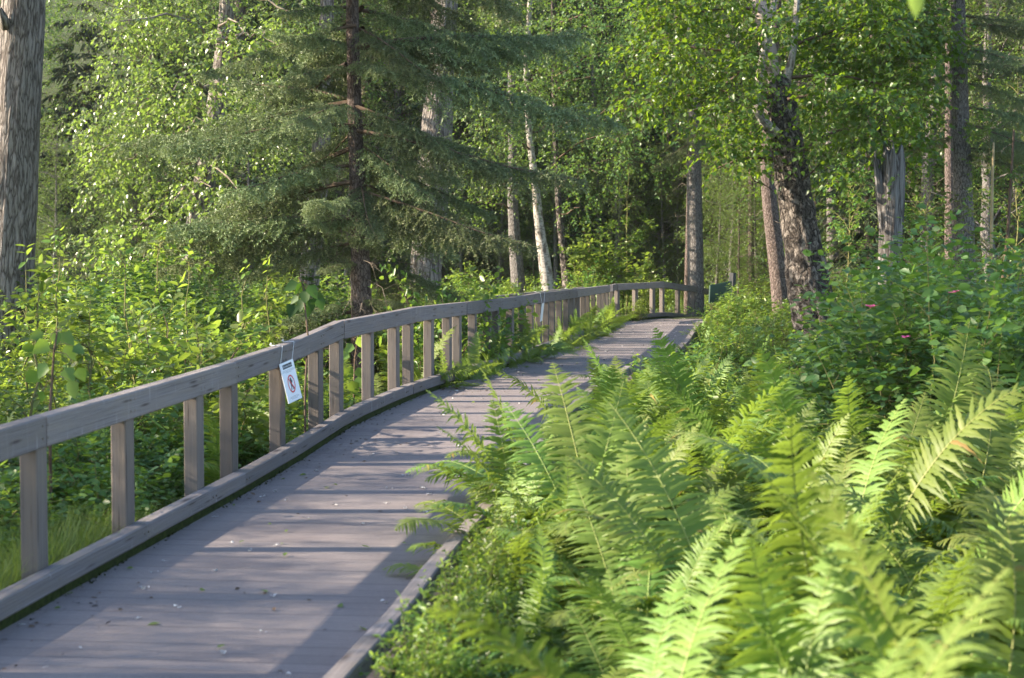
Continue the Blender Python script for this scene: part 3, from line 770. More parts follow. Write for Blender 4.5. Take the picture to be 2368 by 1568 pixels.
# right: rose thicket
gr_ = 'rose thicket right of the ferns'
first = None
for x, y in scatter(30, .72, lambda r: (r.uniform(1.2, 7), r.uniform(11.9, 18.5)), lambda p: p[0] < .31*p[1]+.6 and p[0] > (.215 if p[1] < 14 else .18)*p[1], 3000, 31):
    hgt = np.interp(x/y, [.18, .205, .23, .258, .296], [.48, .62, 1.22, 1.14, 1.05])*rng.uniform(.9, 1.06)
    o = put_shrub('rose', x, y, 'tall rose bush of the dense dark green thicket behind the ferns', gr_, float(np.interp(x/y, [.2, .235], [.72, 1.0])), hgt)
    if first is None or abs(x/y-.21) < abs(first.location[0]/first.location[1]-.21): first = o
first['label'] = 'rose bush carrying the pink blossoms in the middle of the thicket'; first['group'] = 'flowering rose bushes'
def blossom(px, py, d, parent, r=.035):
    p = at(px, py, d) - np.array(parent.location); mb = MB(); rz = parent.rotation_euler[2]; c, s = math.cos(-rz), math.sin(-rz)
    sc_ = parent.scale; q = np.array([(p[0]*c-p[1]*s)/sc_[0], (p[0]*s+p[1]*c)/sc_[1], p[2]/sc_[2]])
    n = 5; U = np.array([[math.cos(6.283*k/n), math.sin(6.283*k/n), .45] for k in range(n)]); put_leaves(mb, np.tile(q, (n, 1)), U, np.tile([0., 0, 1], (n, 1)) - .3*U, r*1.3, LEAF_HEART); back = np.array([-s, c, 0])*0 + nrm(np.array([0., 0, -.3])-q*np.array([1, 1, 0]))*.45; tube(mb, [q, q+back*.5, q+back], .004, 4)
    return mb.build('rose_flower', M['pink'], parent)
for q in ((2012, 711, .055), (2093, 781, .042), (2210, 675, .032)): blossom(q[0], q[1], 11.15, first, q[2])
for x, y in scatter(70, .75, lambda r: (r.uniform(1, 12), r.uniform(17, 40)), lambda p: deck_x(p[1], 2.45) < p[0] < .33*p[1] and p[0] > deck_x(p[1], 2.75), 6000, 33):
    k = ['herb', 'bright', 'low', 'shrub'][int(rng.integers(0, 4))]
    if x/y > .2: k = ['rose', 'bright', 'shrub'][int(rng.integers(0, 3))]
    s = {'herb': 1.0, 'bright': .6, 'low': 1.2, 'shrub': .65, 'rose': .8}[k]*rng.uniform(.8, 1.15)
    put_shrub(k, x, y, {'herb': 'tall feathery herb beside the far right edge of the walk', 'bright': 'small yellow green shrub in front of the leaning birch', 'low': 'low leafy bush right of the far boardwalk',
              'shrub': 'green shrub at the foot of the trunks right of the far walk', 'rose': 'bush behind the rose thicket below the tall spruce trunk'}[k], 'plants right of the far boardwalk ' + k, s)
for p in scatter(34, .5, lambda r: (r.uniform(.5, 4), r.uniform(11.8, 18)), lambda p: max(deck_x(p[1], 2.5), .06*p[1]) < p[0] < (.185 if p[1] < 14 else .16)*p[1], 3000, 35):
    if rng.random() < .6: put_far_fern(*p, 'sunlit fern between the boardwalk edge and the rose thicket', 'ferns between the walk and the rose thicket', rng.uniform(.7, .95))
    else: put_shrub('bright', *p, 'small yellow green bush between the boardwalk edge and the rose thicket', 'small bushes between the walk and the rose thicket', rng.uniform(.5, .68))
put_shrub('herb', X0(1668, 36.4), 36.4, 'slender herb standing in front of the dark green sign board', None, .62)
# beyond the bend
for x, y in scatter(60, 1.0, lambda r: (r.uniform(-6, 14), r.uniform(27, 50)), lambda p: p[0] < deck_x(min(p[1], 41), -.7) if p[1] < 41 else True, 5000, 34):
    if y > 41 and x > 0 and y < 46 and x > 4: k = 'herb'
    else: k = ['bright', 'herb', 'shrub', 'bright'][int(rng.integers(0, 4))]
    put_shrub(k, x, y, {'bright': 'sunlit yellow green shrub behind the far railing', 'herb': 'slender herb growing behind the far railing', 'shrub': 'green shrub in the undergrowth behind the far railing'}[k],
              'undergrowth behind the far railing ' + k, rng.uniform(.55, .95))
for q, (px, d) in enumerate(((1065, 7.0), (1085, 7.6), (1095, 7.2), (1105, 8.0), (1130, 8.6), (1150, 8.2), (1090, 6.7), (1080, 6.8), (1140, 7.5), (1170, 7.0))):
    put_shrub('low' if q % 2 else 'herb', (px-1183.5)/FD*d, d, 'low bright leafy plant against the near end of the right kerb rail', 'low plants at the near end of the right kerb', .62 if q % 2 else .50)
for q, y in enumerate(np.arange(6.3, 10.2, .27)):
    put_shrub('low' if q % 3 else 'herb', deck_x(y, 2.27), y, 'small leafy plant hugging the outer face of the right kerb rail', 'small plants along the outer face of the right kerb', .40 if q % 3 else .34, .66, float(rail_at(np.interp(y, RL[:16, 1], RS[:16]))[2])-RAILH-.26)
def named_shrub(kind, px, d, label, s, sz=None):
    x = (px-1183.5)/FD*d; return put_shrub(kind, x, d, label, None, s, sz)
named_shrub('shrub', 1012, 21.4, 'dense leafy bush above the rail right of the spruce trunk', .80, 1.32)
named_shrub('shrub', 1060, 22.3, 'leafy bush leaning against the dense bush above the rail', .80, 1.12)
named_shrub('bright', 1100, 24.0, 'bright fringed bush just right of the dense bush above the rail', 1.05, 1.15)
named_shrub('bright', 955, 25.0, 'bush between the spruce trunk and the dense bush', .95, 1.05)
named_shrub('bright', 1375, 45.5, 'sunlit leafy sapling clump behind the far railing beside the birches', 1.25, 1.5)
named_shrub('bright', 1440, 46, 'tall pale leafy bush behind the far railing bend', 1.3, 1.35)

# ------------------------------------------------------------------ trees
def trunk_px(mb, path, d, sides=20, rough=.10, seed=0, freq=(2, 2.2), base=True, n=40, dd=0.0):
    """trunk through pixel stations (x, y, width px) d metres ahead, carried on to the ground; returns its points"""
    P = np.array([at(x, y, d+dd*k) for k, (x, y, w) in enumerate(path)]); R = np.array([w*.5*d/FD for x, y, w in path])
    if base:
        b = P[0] + (P[0]-P[1])*.15; g = float(ground(b[0], b[1]))-.25
        if g < P[0][2]-.1:
            P = np.vstack([[P[0][0]+(P[0][0]-P[1][0])/max(.2, P[1][2]-P[0][2])*(P[0][2]-g)*.6, P[0][1], g], P]); R = np.concatenate([[R[0]*1.12], R])
    L = np.concatenate([[0], np.cumsum(np.linalg.norm(np.diff(P, axis=0), axis=1))]); q = np.linspace(0, L[-1], n)
    Pi = np.stack([np.interp(q, L, P[:, i]) for i in range(3)], -1)
    for _ in range(2): Pi[1:-1] = .25*Pi[:-2]+.5*Pi[1:-1]+.25*Pi[2:]
    tube(mb, Pi, np.interp(q, L, R), sides, .5, rough, seed, freq); return Pi

def crown_mesh(clumps, leaf, shape, ntw, nl, tl, r, droop=.3, hang=.5, hollow=.5, tmb=None, rsh=0.0):
    """clumps: (centre, radii) pairs; leafy twigs through their volume"""
    mf = MB(); B, D = [], []
    for c, rad in clumps:
        c, rad = np.array(c, float), np.array(rad, float)*np.ones(3)
        k = max(3, int(ntw*np.prod(rad)**(2/3)/np.mean([np.prod(np.array(q[1])*np.ones(3))**(2/3) for q in clumps])))
        v = nrm(r.normal(0, 1, (k, 3))); rr = (hollow + (1-hollow)*r.random(k))[:, None]**.6*r.uniform(.75, 1.1, (k, 1))
        B.append(c + v*rr*rad); D.append(v*np.array([1, 1, .5]) + r.normal(0, .45, (k, 3)) + np.array([0, 0, -.1]))
    B, D = np.concatenate(B), np.concatenate(D)
    twig_leaves(mf, B, D, r.uniform(.6, 1.3, len(B))*tl, nl, leaf, shape, droop, hang, r, .1, .4, tmb, .0035)
    return mf, B

def limb(mb, a, b, r0, r1, r, sag=-.1, n=7, wob=.05, sides=6):
    tube(mb, arc(a, b, n, sag*np.linalg.norm(np.array(b)-a), wob, r), np.linspace(r0, r1, n), sides, cap=False)

# -- the big spruce
def spruce_branch(seed, L, droop, lift, dens=1.0, nlen=.034, nwid=.012):
    r = np.random.default_rng(seed); wood, ne = MB(), MB()
    def axis(t): return np.stack([L*t*np.cos(.25*t), .06*L*np.sin(3*t+seed), L*(lift*t - droop*t**2 + .16*np.maximum(t-.6, 0)**2*2)], -1)
    t = np.linspace(0, 1, 16); A = axis(t); tube(wood, A, np.interp(t, [0, 1], [.011+.006*L, .003]), 5, cap=False)
    strands = []
    n2 = int(L/.047*dens); ts = np.linspace(.10, .99, n2)
    for sg in (1, -1):
        tt = np.clip(ts + r.normal(0, .008, n2), .06, .995); P = axis(tt); T = nrm(axis(np.minimum(tt+.02, 1.01))-axis(tt-.02))
        ln = np.interp(tt, [0, .12, .3, .75, 1], [.09, .19, .27, .18, .07])*L*r.uniform(.55, 1.15, n2)
        S = nrm(np.cross(T, [0, 0, 1.]))*sg; U = nrm(T*r.uniform(.5, 1.0, (n2, 1)) + S*.85 + np.array([0, 0, 1])*r.uniform(-.05, .38, (n2, 1)) + r.normal(0, .15, (n2, 3)))
        dr = r.uniform(.22, .75, n2)
        q = np.linspace(0, 1, 6)
        C = P[:, None] + U[:, None]*(ln[:, None]*q)[..., None]; C[..., 2] -= dr[:, None]*ln[:, None]*q**1.5
        strands.append(C)
        for fr_ in (.32, .62):                       # tertiary twigs
            ok = ln > .16; b0 = P[ok] + U[ok]*(ln[ok]*fr_)[:, None]; b0[:, 2] -= dr[ok]*ln[ok]*fr_**1.5
            for s2 in (1, -1):
                V_ = nrm(np.cross(U[ok], [0, 0, 1.]))*s2; U2 = nrm(U[ok]*.8+V_*.7+r.normal(0, .2, V_.shape)); l2 = ln[ok]*(.55-.4*fr_)*r.uniform(.7, 1.2, ok.sum())
                C = b0[:, None] + U2[:, None]*(l2[:, None]*q)[..., None]; C[..., 2] -= r.uniform(.5, 1.2, (ok.sum(), 1))*l2[:, None]*q**1.4
                strands.append(C)
    strands.append(A[None, 4:16:2][:, :6])
    C = np.concatenate(strands); thin_strands(wood, C[:, ::2][:, :3], .0011)
    seg = C[:, 1:]-C[:, :-1]; ln = np.linalg.norm(seg, axis=2)
    m = np.maximum(1, np.round(ln/.0105*1.05*dens)).astype(int).ravel(); idx = np.repeat(np.arange(len(m)), m)
    c0 = C[:, :-1].reshape(-1, 3)[idx]; sg_ = seg.reshape(-1, 3)[idx]; P = c0 + sg_*r.random((len(idx), 1)); T = nrm(sg_)
    rv = nrm(np.cross(T, r.normal(0, 1, T.shape))); U = nrm(T*.55+rv); W = nrm(np.cross(U, r.normal(0, 1, U.shape)))
    nl_ = nlen*r.uniform(.7, 1.2, (len(P), 1))
    V = np.stack([P-W*nwid*.5, P+W*nwid*.5, P+U*nl_], 1).reshape(-1, 3)
    upos = np.repeat(np.tile(np.linspace(0, 1, C.shape[1]-1), len(C)), m)
    sid = np.repeat(np.repeat(r.random(len(C)), C.shape[1]-1), m)
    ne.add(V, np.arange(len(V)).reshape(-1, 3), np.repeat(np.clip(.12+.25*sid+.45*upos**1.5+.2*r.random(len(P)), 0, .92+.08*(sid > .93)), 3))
    nf = sum(len(f) for f in ne.f); ne.add(np.concatenate(wood.v), wood.f, .5)
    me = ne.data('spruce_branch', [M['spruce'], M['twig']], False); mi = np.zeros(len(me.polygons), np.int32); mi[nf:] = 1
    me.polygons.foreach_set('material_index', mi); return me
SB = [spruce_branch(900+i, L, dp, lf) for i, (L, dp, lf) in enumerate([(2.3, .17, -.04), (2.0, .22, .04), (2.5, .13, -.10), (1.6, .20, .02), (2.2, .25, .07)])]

def add_branch(root, p, az, s, tilt=0.0, i=None, rr=rng):
    o = link('branch', SB[int(rr.integers(0, len(SB))) if i is None else i], root); o.location = tuple(float(q) for q in p)
    o.rotation_euler = (rr.normal(0, .12), tilt, az); o.scale = (s, s, s); return o

def dead_twigs(mb, pts, n, L, r, w=.004, z0=None):
    """bare side twigs with short forks on a trunk line"""
    i = r.integers(0, len(pts)-1, n); P = pts[i] + (pts[i+1]-pts[i])*r.random((n, 1)); a = r.uniform(0, 6.283, n); l = L*r.uniform(.3, 1.1, n)
    U = np.stack([np.cos(a), np.sin(a), r.normal(-.15, .25, n)], -1)
    t = np.linspace(0, 1, 4); C = P[:, None]+U[:, None]*(l[:, None]*t)[..., None]; C[..., 2] -= .25*l[:, None]*t**2; C[:, 1:] += r.normal(0, .03, (n, 3, 3))
    thin_strands(mb, C, w)
    for k in (1, 2):
        for _ in range(3):
            b = C[:, k]+(C[:, k+1]-C[:, k])*r.random((n, 1)); V = nrm(U+r.normal(0, .7, U.shape)); l2 = l*r.uniform(.15, .45, n)
            C2 = b[:, None]+V[:, None]*(l2[:, None]*np.linspace(0, 1, 3))[..., None]; C2[..., 2] -= .3*l2[:, None]*np.linspace(0, 1, 3)**2; thin_strands(mb, C2, w*.55)

def spruce_hero():
    r = np.random.default_rng(5); d = 22.0
    t = thing('spruce_tree', 'dark green spruce with drooping tiered branches and reddish trunk just behind the railing', 'tree', (0, 0, 0))
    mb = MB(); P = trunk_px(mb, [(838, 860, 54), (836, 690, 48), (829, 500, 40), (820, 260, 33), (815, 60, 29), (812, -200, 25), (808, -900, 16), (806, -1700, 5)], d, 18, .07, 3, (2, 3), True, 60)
    mb.build('trunk', M['bark_spruce'], t)
    hs = []; z = .75
    while z < 13.5: hs.append(z); z += (.30 if z < 5.3 else .72)*r.uniform(.7, 1.3)
    az = 0
    for z in hs:
        i = int(np.argmin(np.abs(P[:, 2]-z))); p = P[i]; Lm = np.interp(z, [.7, 1.3, 2, 5.5, 8.5, 13.5], [.62, .88, 1.12, 1.36, 1.25, .3])
        for k in range(3):
            az += 2.4 + r.normal(0, .45)
            sc_ = Lm*r.uniform(.58, 1.2)
            if z < 5.3 and math.sin(az) < -.55: sc_ *= .62
            add_branch(t, p, az, sc_, r.normal(np.interp(z, [1, 5], [.12, .04]), .17), None, r)
            if len(t.children) > 92: break
    # the long arms reaching out on either side
    for px, py, az_, s, ti in ((828, 165, -.05, 1.35, .02), (826, 300, -.25, 1.2, .05), (825, 230, 3.05, 1.25, 0), (832, 500, 2.8, 1.2, .05), (830, 440, -.5, 1.05, .1), (834, 720, 3.2, 1.05, .02)):
        add_branch(t, at(px, py, d), az_, s, ti, 2, r)
    mb = MB(); low = P[(P[:, 2] > .1) & (P[:, 2] < 3.0)]; dead_twigs(mb, low, 55, .95, r, .0055); mb.build('dead_twigs', M['dead_twig'], t)
spruce_hero()

# -- big cottonwood at the left edge, its unseen crown set forward to shade the rose thicket
def cottonwood():
    r = np.random.default_rng(11); d = 24.0
    t = thing('cottonwood_tree', 'massive cottonwood trunk with deeply furrowed grey bark at the left edge', 'tree', (0, 0, 0))
    mb = MB(); P = trunk_px(mb, [(14, 720, 124), (22, 560, 116), (34, 350, 108), (46, 150, 101), (54, 0, 97), (68, -300, 88), (84, -700, 70), (90, -1300, 34)], d, 48, .085, 9, (6, .9), True, 150)
    tube(mb, [at(12, 60, 23.75), at(6, 40, 23.6), at(0, 20, 23.5)], [.09, .07, .03], 8, .5, .2, 3)
    mb.build('trunk', M['bark_cottonwood'], t)
    ml = MB(); tw = MB(); cl = []
    for k in range(30):
        c = np.array([r.uniform(-14, -5.5), r.uniform(14.5, 20), r.uniform(7.4, 12.5)]); cl.append((c, np.array([1.5, 1.5, .9])))
        i = int(np.argmin(np.abs(P[:, 2]-(c[2]-1.5)))); limb(ml, P[i], c, .08, .02, r, -.08)
    ml.build('limb', M['bark_grey'], t)
    mf, B = crown_mesh(cl, .09, LEAF_HEART, 70, 7, .45, r, tmb=tw); mf.build('crown', M['poplar'], t); tw.build('twigs', M['twig'], t)
cottonwood()

# -- leafy poplar on the left with glossy leaves
def poplar_left():
    r = np.random.default_rng(12); d = 31.0
    t = thing('poplar_tree', 'leafy poplar with glittering sunlit leaves filling the view between the left trunk and the spruce', 'tree', (0, 0, 0))
    mb = MB(); P = trunk_px(mb, [(438, 660, 44), (452, 540, 50), (478, 390, 52), (500, 250, 46), (520, 100, 38), (530, -100, 30), (530, -500, 14)], d, 28, .10, 4, (4, 1.2), True, 70); mb.build('trunk', M['bark_cottonwood'], t)
    cl = []; tw, ml = MB(), MB()
    for x, y, rad in ((265, 40, 50), (330, 50, 75), (440, 70, 75), (550, 90, 80), (650, 120, 70), (700, 40, 70), (280, 160, 75), (380, 190, 80), (480, 210, 80), (590, 230, 80), (680, 260, 70),
                      (250, 270, 75), (330, 290, 80), (430, 310, 80), (530, 350, 75), (630, 370, 75), (290, 380, 75), (380, 410, 75), (470, 440, 75), (560, 470, 70), (650, 500, 60),
                      (235, 440, 50), (300, 500, 65), (400, 530, 65), (480, 560, 50), (220, 350, 55), (560, -60, 90), (420, -60, 90), (320, -60, 70), (190, 560, 45), (240, 580, 55), (340, 600, 50)):
        dd = r.uniform(25.5, 32); c = at(x+r.normal(0, 12), y+r.normal(0, 12), dd); R = rad*dd/FD; cl.append((c, np.array([R, R*1.5, R*.75])))
        i = int(np.clip(np.argmin(np.abs(P[:, 2]-(c[2]+r.uniform(.0, .8)))), 12, 66))
        if r.random() < .6: limb(ml, P[i], c, .035, .008, r, .06, 9, .07, 5)
    mf, B = crown_mesh(cl, .085, LEAF_HEART, 60, 8, .42, r, .35, .7, .2, tw); mf.build('crown', M['poplar'], t); ml.build('limb', M['dead_twig'], t); tw.build('twigs', M['twig'], t)
poplar_left()

def bare_trunk(name, label, cat, path, d, bark, sides=22, rough=.1, seed=1, twigs=0, tl=.8, n=50, freq=(2, 2), tmat='dead_twig'):
    t = thing(name, label, cat, (0, 0, 0)); mb = MB(); P = trunk_px(mb, path, d, sides, rough, seed, freq, True, n); mb.build('trunk', M[bark], t)
    if twigs:
        mb = MB(); dead_twigs(mb, P, twigs, tl, np.random.default_rng(seed+50), .006); mb.build('dead_twigs', M[tmat], t)
    return t, P
def high_crown(t, P, leaf, n, r, mat, z0=9.0, spread=1.6, k=7):
    """leafy top of a tree whose crown is above the picture"""
    cl = [((P[-1][0]+r.normal(0, spread), P[-1][1]+r.normal(0, spread), r.uniform(z0, z0+4)), (1.3, 1.3, 1.0)) for _ in range(k)]
    mf, B = crown_mesh(cl, leaf, LEAF_DIAMOND, n, 8, .45, r); mf.build('crown', M[mat], t)

t, P = bare_trunk('cottonwood_tree', 'grey furrowed cottonwood trunk showing through the right hand spruce boughs', 'tree', [(985, 620, 72), (998, 450, 74), (1006, 330, 72), (1018, 190, 62), (1030, 40, 54), (1040, -250, 42), (1045, -700, 16)], 30, 'bark_cottonwood', 30, .10, 21, 0, 1, 80, (5, 1))
high_crown(t, P, .09, 60, np.random.default_rng(61), 'poplar', 8.5)
t, P = bare_trunk('cottonwood_tree', 'pale cottonwood trunk half hidden behind the spruce on its left side', 'tree', [(712, 690, 46), (722, 570, 46), (738, 400, 42), (750, 200, 36), (758, -50, 30), (762, -500, 12)], 31, 'bark_cottonwood', 26, .10, 23, 0, 1, 70, (5, 1))
high_crown(t, P, .09, 50, np.random.default_rng(62), 'poplar', 8.5)

# -- birches behind the railing
def birch(path, d, label, seed, clumps, bark='white_birch', leaf=.085):
    r = np.random.default_rng(seed); t = thing('birch_tree', label, 'tree', (0, 0, 0)); mb = MB(); P = trunk_px(mb, path, d, 16, .07, seed, (2, 2), True, 50); mb.build('trunk', M[bark], t)
    ml, tw = MB(), MB(); cl = []
    for x, y, rad in clumps:
        dd = d+r.uniform(-3.8, .8); c = at(x, y, dd); R = rad*dd/FD; cl.append((c, np.array([R, R*1.3, R*.8])))
        i = int(np.clip(np.argmin(np.abs(P[:, 2]-(c[2]-.3))), 6, 48)); limb(ml, P[i], c, .03, .008, r, .08, 7, .06, 4)
    mf, B = crown_mesh(cl, leaf, LEAF_HEART, 80, 8, .5, r, .4, .6, .2, tw); mf.build('crown', M['far_leaf'], t); ml.build('limb', M['twig'], t); tw.build('twigs', M['twig'], t); return t
birch([(1268, 672, 32), (1258, 600, 28), (1246, 520, 22), (1238, 430, 18), (1222, 300, 14), (1216, 150, 13), (1226, 0, 11), (1235, -300, 7)], 45, 'slender white birch with its lower trunk leaning left and sunlit behind the railing', 31,
      [(1150, 60, 80), (1240, 90, 85), (1330, 70, 80), (1180, 200, 80), (1290, 200, 85), (1150, 310, 70), (1330, 280, 70), (1240, -80, 100), (1230, 330, 60), (1290, 390, 55), (1180, 400, 55), (1250, 170, 70), (1210, 10, 80)])
birch([(1198, 655, 34), (1190, 560, 28), (1185, 470, 24), (1184, 300, 18), (1180, 100, 14), (1178, -300, 8)], 47, 'grey birch trunk standing left of the leaning white birch', 32,
      [(1100, 120, 80), (1120, 250, 80), (1110, 380, 70), (1080, 470, 55), (1170, 430, 55), (1090, 20, 80), (1180, 20, 70)], 'bark_grey')
birch([(1313, 655, 27), (1303, 580, 20), (1292, 490, 15), (1286, 380, 12), (1280, 200, 10), (1276, -100, 7)], 46, 'thin dark birch trunk leaning left right of the white birch', 33,
      [(1370, 160, 80), (1400, 280, 80), (1380, 400, 65), (1420, 60, 80), (1340, 480, 45), (1460, 180, 70), (1440, 330, 65), (1520, 120, 70), (1530, 260, 60), (1480, 20, 80), (1340, -30, 80), (1310, 120, 70), (1500, 380, 50)], 'bark_birch')

# -- trunks on the right
t, P = bare_trunk('spruce_tree', 'straight spruce trunk with bare dead twigs standing behind the railing bend', 'tree', [(1608, 665, 38), (1607, 560, 37), (1605, 450, 35), (1604, 350, 33), (1603, 200, 28), (1601, 0, 22), (1600, -500, 10)], 46, 'bark_grey', 22, .06, 41, 46, 1.1, 60)
r_ = np.random.default_rng(71)
for k in range(40):
    y = r_.uniform(-250, 330); add_branch(t, at(1603, y, 46), r_.uniform(0, 6.28), r_.uniform(.35, .85), r_.uniform(.1, .5), None, r_)
bare_trunk('spruce_tree', 'thin reddish trunk close beside the straight spruce trunk', 'tree', [(1590, 662, 17), (1592, 560, 15), (1594, 400, 12), (1596, 200, 8)], 47.5, 'bark_spruce', 12, .06, 42, 12, .5)
t, P = bare_trunk('spruce_tree', 'grey scaly trunk leaning just left of the old birch', 'tree', [(1803, 665, 42), (1790, 560, 38), (1777, 450, 34), (1772, 360, 30), (1784, 200, 24), (1800, -50, 18), (1812, -400, 8)], 36, 'bark_spruce', 22, .05, 43, 26, .8)
for k in range(14): add_branch(t, at(1800, r_.uniform(-300, 60), 36), r_.uniform(0, 6.28), r_.uniform(.5, .9), .2, None, r_)
t, P = bare_trunk('spruce_tree', 'thin dark distant trunk between the straight spruce and the leaning grey trunk', 'tree', [(1735, 655, 17), (1736, 560, 15), (1736, 450, 13), (1736, 300, 10)], 50, 'bark_spruce', 12, .06, 44, 20, .7)
t, P = bare_trunk('spruce_tree', 'tall straight grey spruce trunk behind the rose thicket with boughs on its right', 'tree', [(2232, 680, 50), (2229, 560, 47), (2225, 400, 43), (2220, 250, 38), (2216, 80, 33), (2212, -100, 28), (2208, -700, 12)], 30, 'bark_grey', 26, .05, 45, 30, .9, 70)
for px, py, az, s, ti in ((2226, 330, -.15, .8, .0), (2226, 360, -.6, .75, .1), (2224, 250, .1, .95, .05), (2224, 280, -.9, .8, .15), (2222, 150, -.2, 1.0, 0), (2222, 190, .5, .9, .1), (2220, 120, -1.2, .9, .05), (2218, 60, -.3, 1.1, 0), (2218, 30, .3, 1.0, 0),
                          (2222, 170, 3.3, .8, .1), (2220, 90, 2.8, .8, .1), (2216, 20, 3.6, .9, 0), (2226, 310, 3.0, .45, .1), (2215, -30, -.5, 1.1, 0), (2215, -60, 3.2, 1.0, 0), (2214, -120, .2, 1.1, 0), (2214, -140, -1.6, 1.0, 0), (2213, -200, 2.2, 1.0, 0), (2226, 345, .35, .8, 0)):
    add_branch(t, at(px, py, 30), az, s, ti, None, r_)
bare_trunk('spruce_tree', 'dark shaded trunk just left of the tall straight grey spruce trunk', 'tree', [(2197, 660, 26), (2196, 560, 25), (2195, 400, 22), (2193, 100, 16)], 40, 'bark_spruce', 14, .06, 46, 20, .8)
bare_trunk('sapling', 'pale thin upright stem right of the tall grey spruce trunk', 'sapling', [(2288, 650, 9), (2292, 560, 8), (2293, 450, 7), (2297, 330, 5)], 27, 'yellow_stem', 8, .03, 47, 14, .5, 30, (2, 2), 'yellow_stem')
bare_trunk('sapling', 'thin reddish leaning stem at the right edge beyond the rose thicket', 'sapling', [(2318, 650, 9), (2328, 560, 8), (2336, 430, 7), (2344, 300, 5)], 27.5, 'twig', 8, .03, 48, 14, .5)

# -- old two toned birch on the right
def old_birch():
    r = np.random.default_rng(14); d = 29.0
    t = thing('birch_tree', 'old leaning birch with rough dark bark and one white limb under bright green leaves', 'tree', (0, 0, 0))
    mb = MB(); P = trunk_px(mb, [(1884, 722, 108), (1868, 650, 96), (1854, 560, 84), (1838, 460, 78), (1824, 360, 76), (1808, 260, 74), (1795, 200, 66), (1789, 178, 52)], d, 34, .13, 8, (3, 2.4), True, 110)
    mb.build('trunk', M['bark_birch'], t)
    mb = MB(); trunk_px(mb, [(1799, 260, 34), (1788, 195, 40), (1776, 130, 40), (1764, 60, 38), (1748, -20, 37), (1728, -220, 30), (1700, -600, 16)], d+.12, 20, .09, 5, (3, 2.4), False, 50); mb.build('upper_stem', M['pale_birch'], t)
    ml = MB()
    def L(path, dd=0, sides=10):
        Q = np.array([at(x, y, d-.25+dd) for x, y, w in path]); R = [w*.5*d/FD for x, y, w in path]
        L_ = np.concatenate([[0], np.cumsum(np.linalg.norm(np.diff(Q, axis=0), axis=1))]); q = np.linspace(0, L_[-1], 16)
        Pi = np.stack([np.interp(q, L_, Q[:, i]) for i in range(3)], -1); Pi[1:-1] = .25*Pi[:-2]+.5*Pi[1:-1]+.25*Pi[2:]
        tube(ml, Pi, np.interp(q, L_, R), sides, .5, .06, 3); return Pi
    lw = L([(1795, 312, 30), (1768, 292, 26), (1742, 250, 22), (1752, 200, 20), (1760, 150, 18), (1771, 95, 17), (1788, 20, 15), (1800, -80, 12), (1820, -250, 6)])
    ml.build('limb', M['white_birch'], t); ml = MB()
    L([(1815, 200, 22), (1835, 120, 16), (1840, 40, 14), (1846, -60, 11), (1860, -220, 6)], .2)
    ml.build('limb', M['white_birch'], t)
    ml = MB()
    for path in ([(1825, 370, 12), (1790, 368, 10), (1745, 362, 9), (1700, 372, 6), (1650, 392, 3)], [(1755, 300, 9), (1748, 340, 8), (1738, 362, 7), (1732, 395, 5), (1738, 420, 4), (1765, 425, 3), (1785, 440, 2)],
                 [(1760, 130, 8), (1690, 120, 6), (1600, 110, 4), (1520, 100, 2)], [(1765, 100, 8), (1690, 190, 6), (1600, 220, 4), (1500, 235, 2)], [(1745, 245, 7), (1700, 220, 5), (1640, 200, 3), (1560, 195, 2)],
                 [(1860, 350, 9), (1890, 322, 7), (1940, 300, 5), (2010, 300, 3)], [(1845, 100, 9), (1930, 70, 7), (2030, 50, 5), (2140, 40, 3)], [(1830, 180, 9), (1920, 170, 7), (2020, 190, 5), (2120, 220, 3)], [(1820, 230, 8), (1900, 215, 6), (1980, 240, 4), (2060, 300, 2)],
                 [(1850, 420, 5), (1880, 396, 4), (1895, 380, 2)], [(1750, 20, 9), (1660, 20, 6), (1560, 40, 4), (1480, 80, 2)]):
        ml = MB(); L(path, r.uniform(-.5, .4), 7); ml.build('limb', M['twig'], t)
    cl, cd, tw = [], [], MB()
    left = [(1460, 245, 34), (1500, 225, 40), (1560, 205, 50), (1500, 130, 45), (1470, 100, 40), (1560, 120, 60), (1620, 190, 60), (1640, 120, 65), (1700, 160, 55), (1560, 40, 65), (1640, 40, 70), (1710, 80, 60), (1520, 20, 50), (1650, 255, 55), (1610, 290, 35),
            (1700, 230, 50), (1690, 300, 45), (1720, 330, 40), (1670, 350, 38), (1760, 350, 34), (1760, 380, 22), (1780, 400, 16), (1720, 390, 16), (1600, -40, 80), (1700, -40, 80), (1500, -60, 70), (1800, 60, 40), (1800, 320, 22), (1735, 205, 30), (1750, 150, 32), (1742, 290, 30), (1765, 320, 28)]
    right = [(1880, 60, 70), (1950, 40, 75), (2030, 60, 75), (2110, 60, 70), (2170, 100, 60), (1900, 130, 60), (1970, 140, 70), (2050, 150, 75), (2130, 170, 60), (1900, 210, 50), (1960, 230, 60), (2040, 240, 65), (2120, 260, 55), (1920, 290, 42), (1980, 310, 45), (2050, 320, 45),
             (2120, 340, 40), (1890, 350, 25), (1930, 370, 26), (1945, 420, 18), (1940, 400, 20), (2090, 400, 25), (1900, -40, 80), (2000, -40, 85), (2100, -30, 80), (1850, 250, 30), (1870, 300, 28)]
    for lst, out, dep in ((left, cl, (26.2, 29.5)), (right, cd, (26.5, 30.5))):
        for x, y, rad in lst:
            dd = r.uniform(*dep); R = rad*dd/FD; out.append((at(x, y, dd), np.array([R, R*1.4, R*.7])))
    mf, B = crown_mesh(cl, .10, LEAF_HEART, 46, 6, .42, r, .35, .55, .2, tw, 0); mf2, B2 = crown_mesh(cd, .105, LEAF_HEART, 66, 7, .46, r, .35, .55, .2, tw, 0)
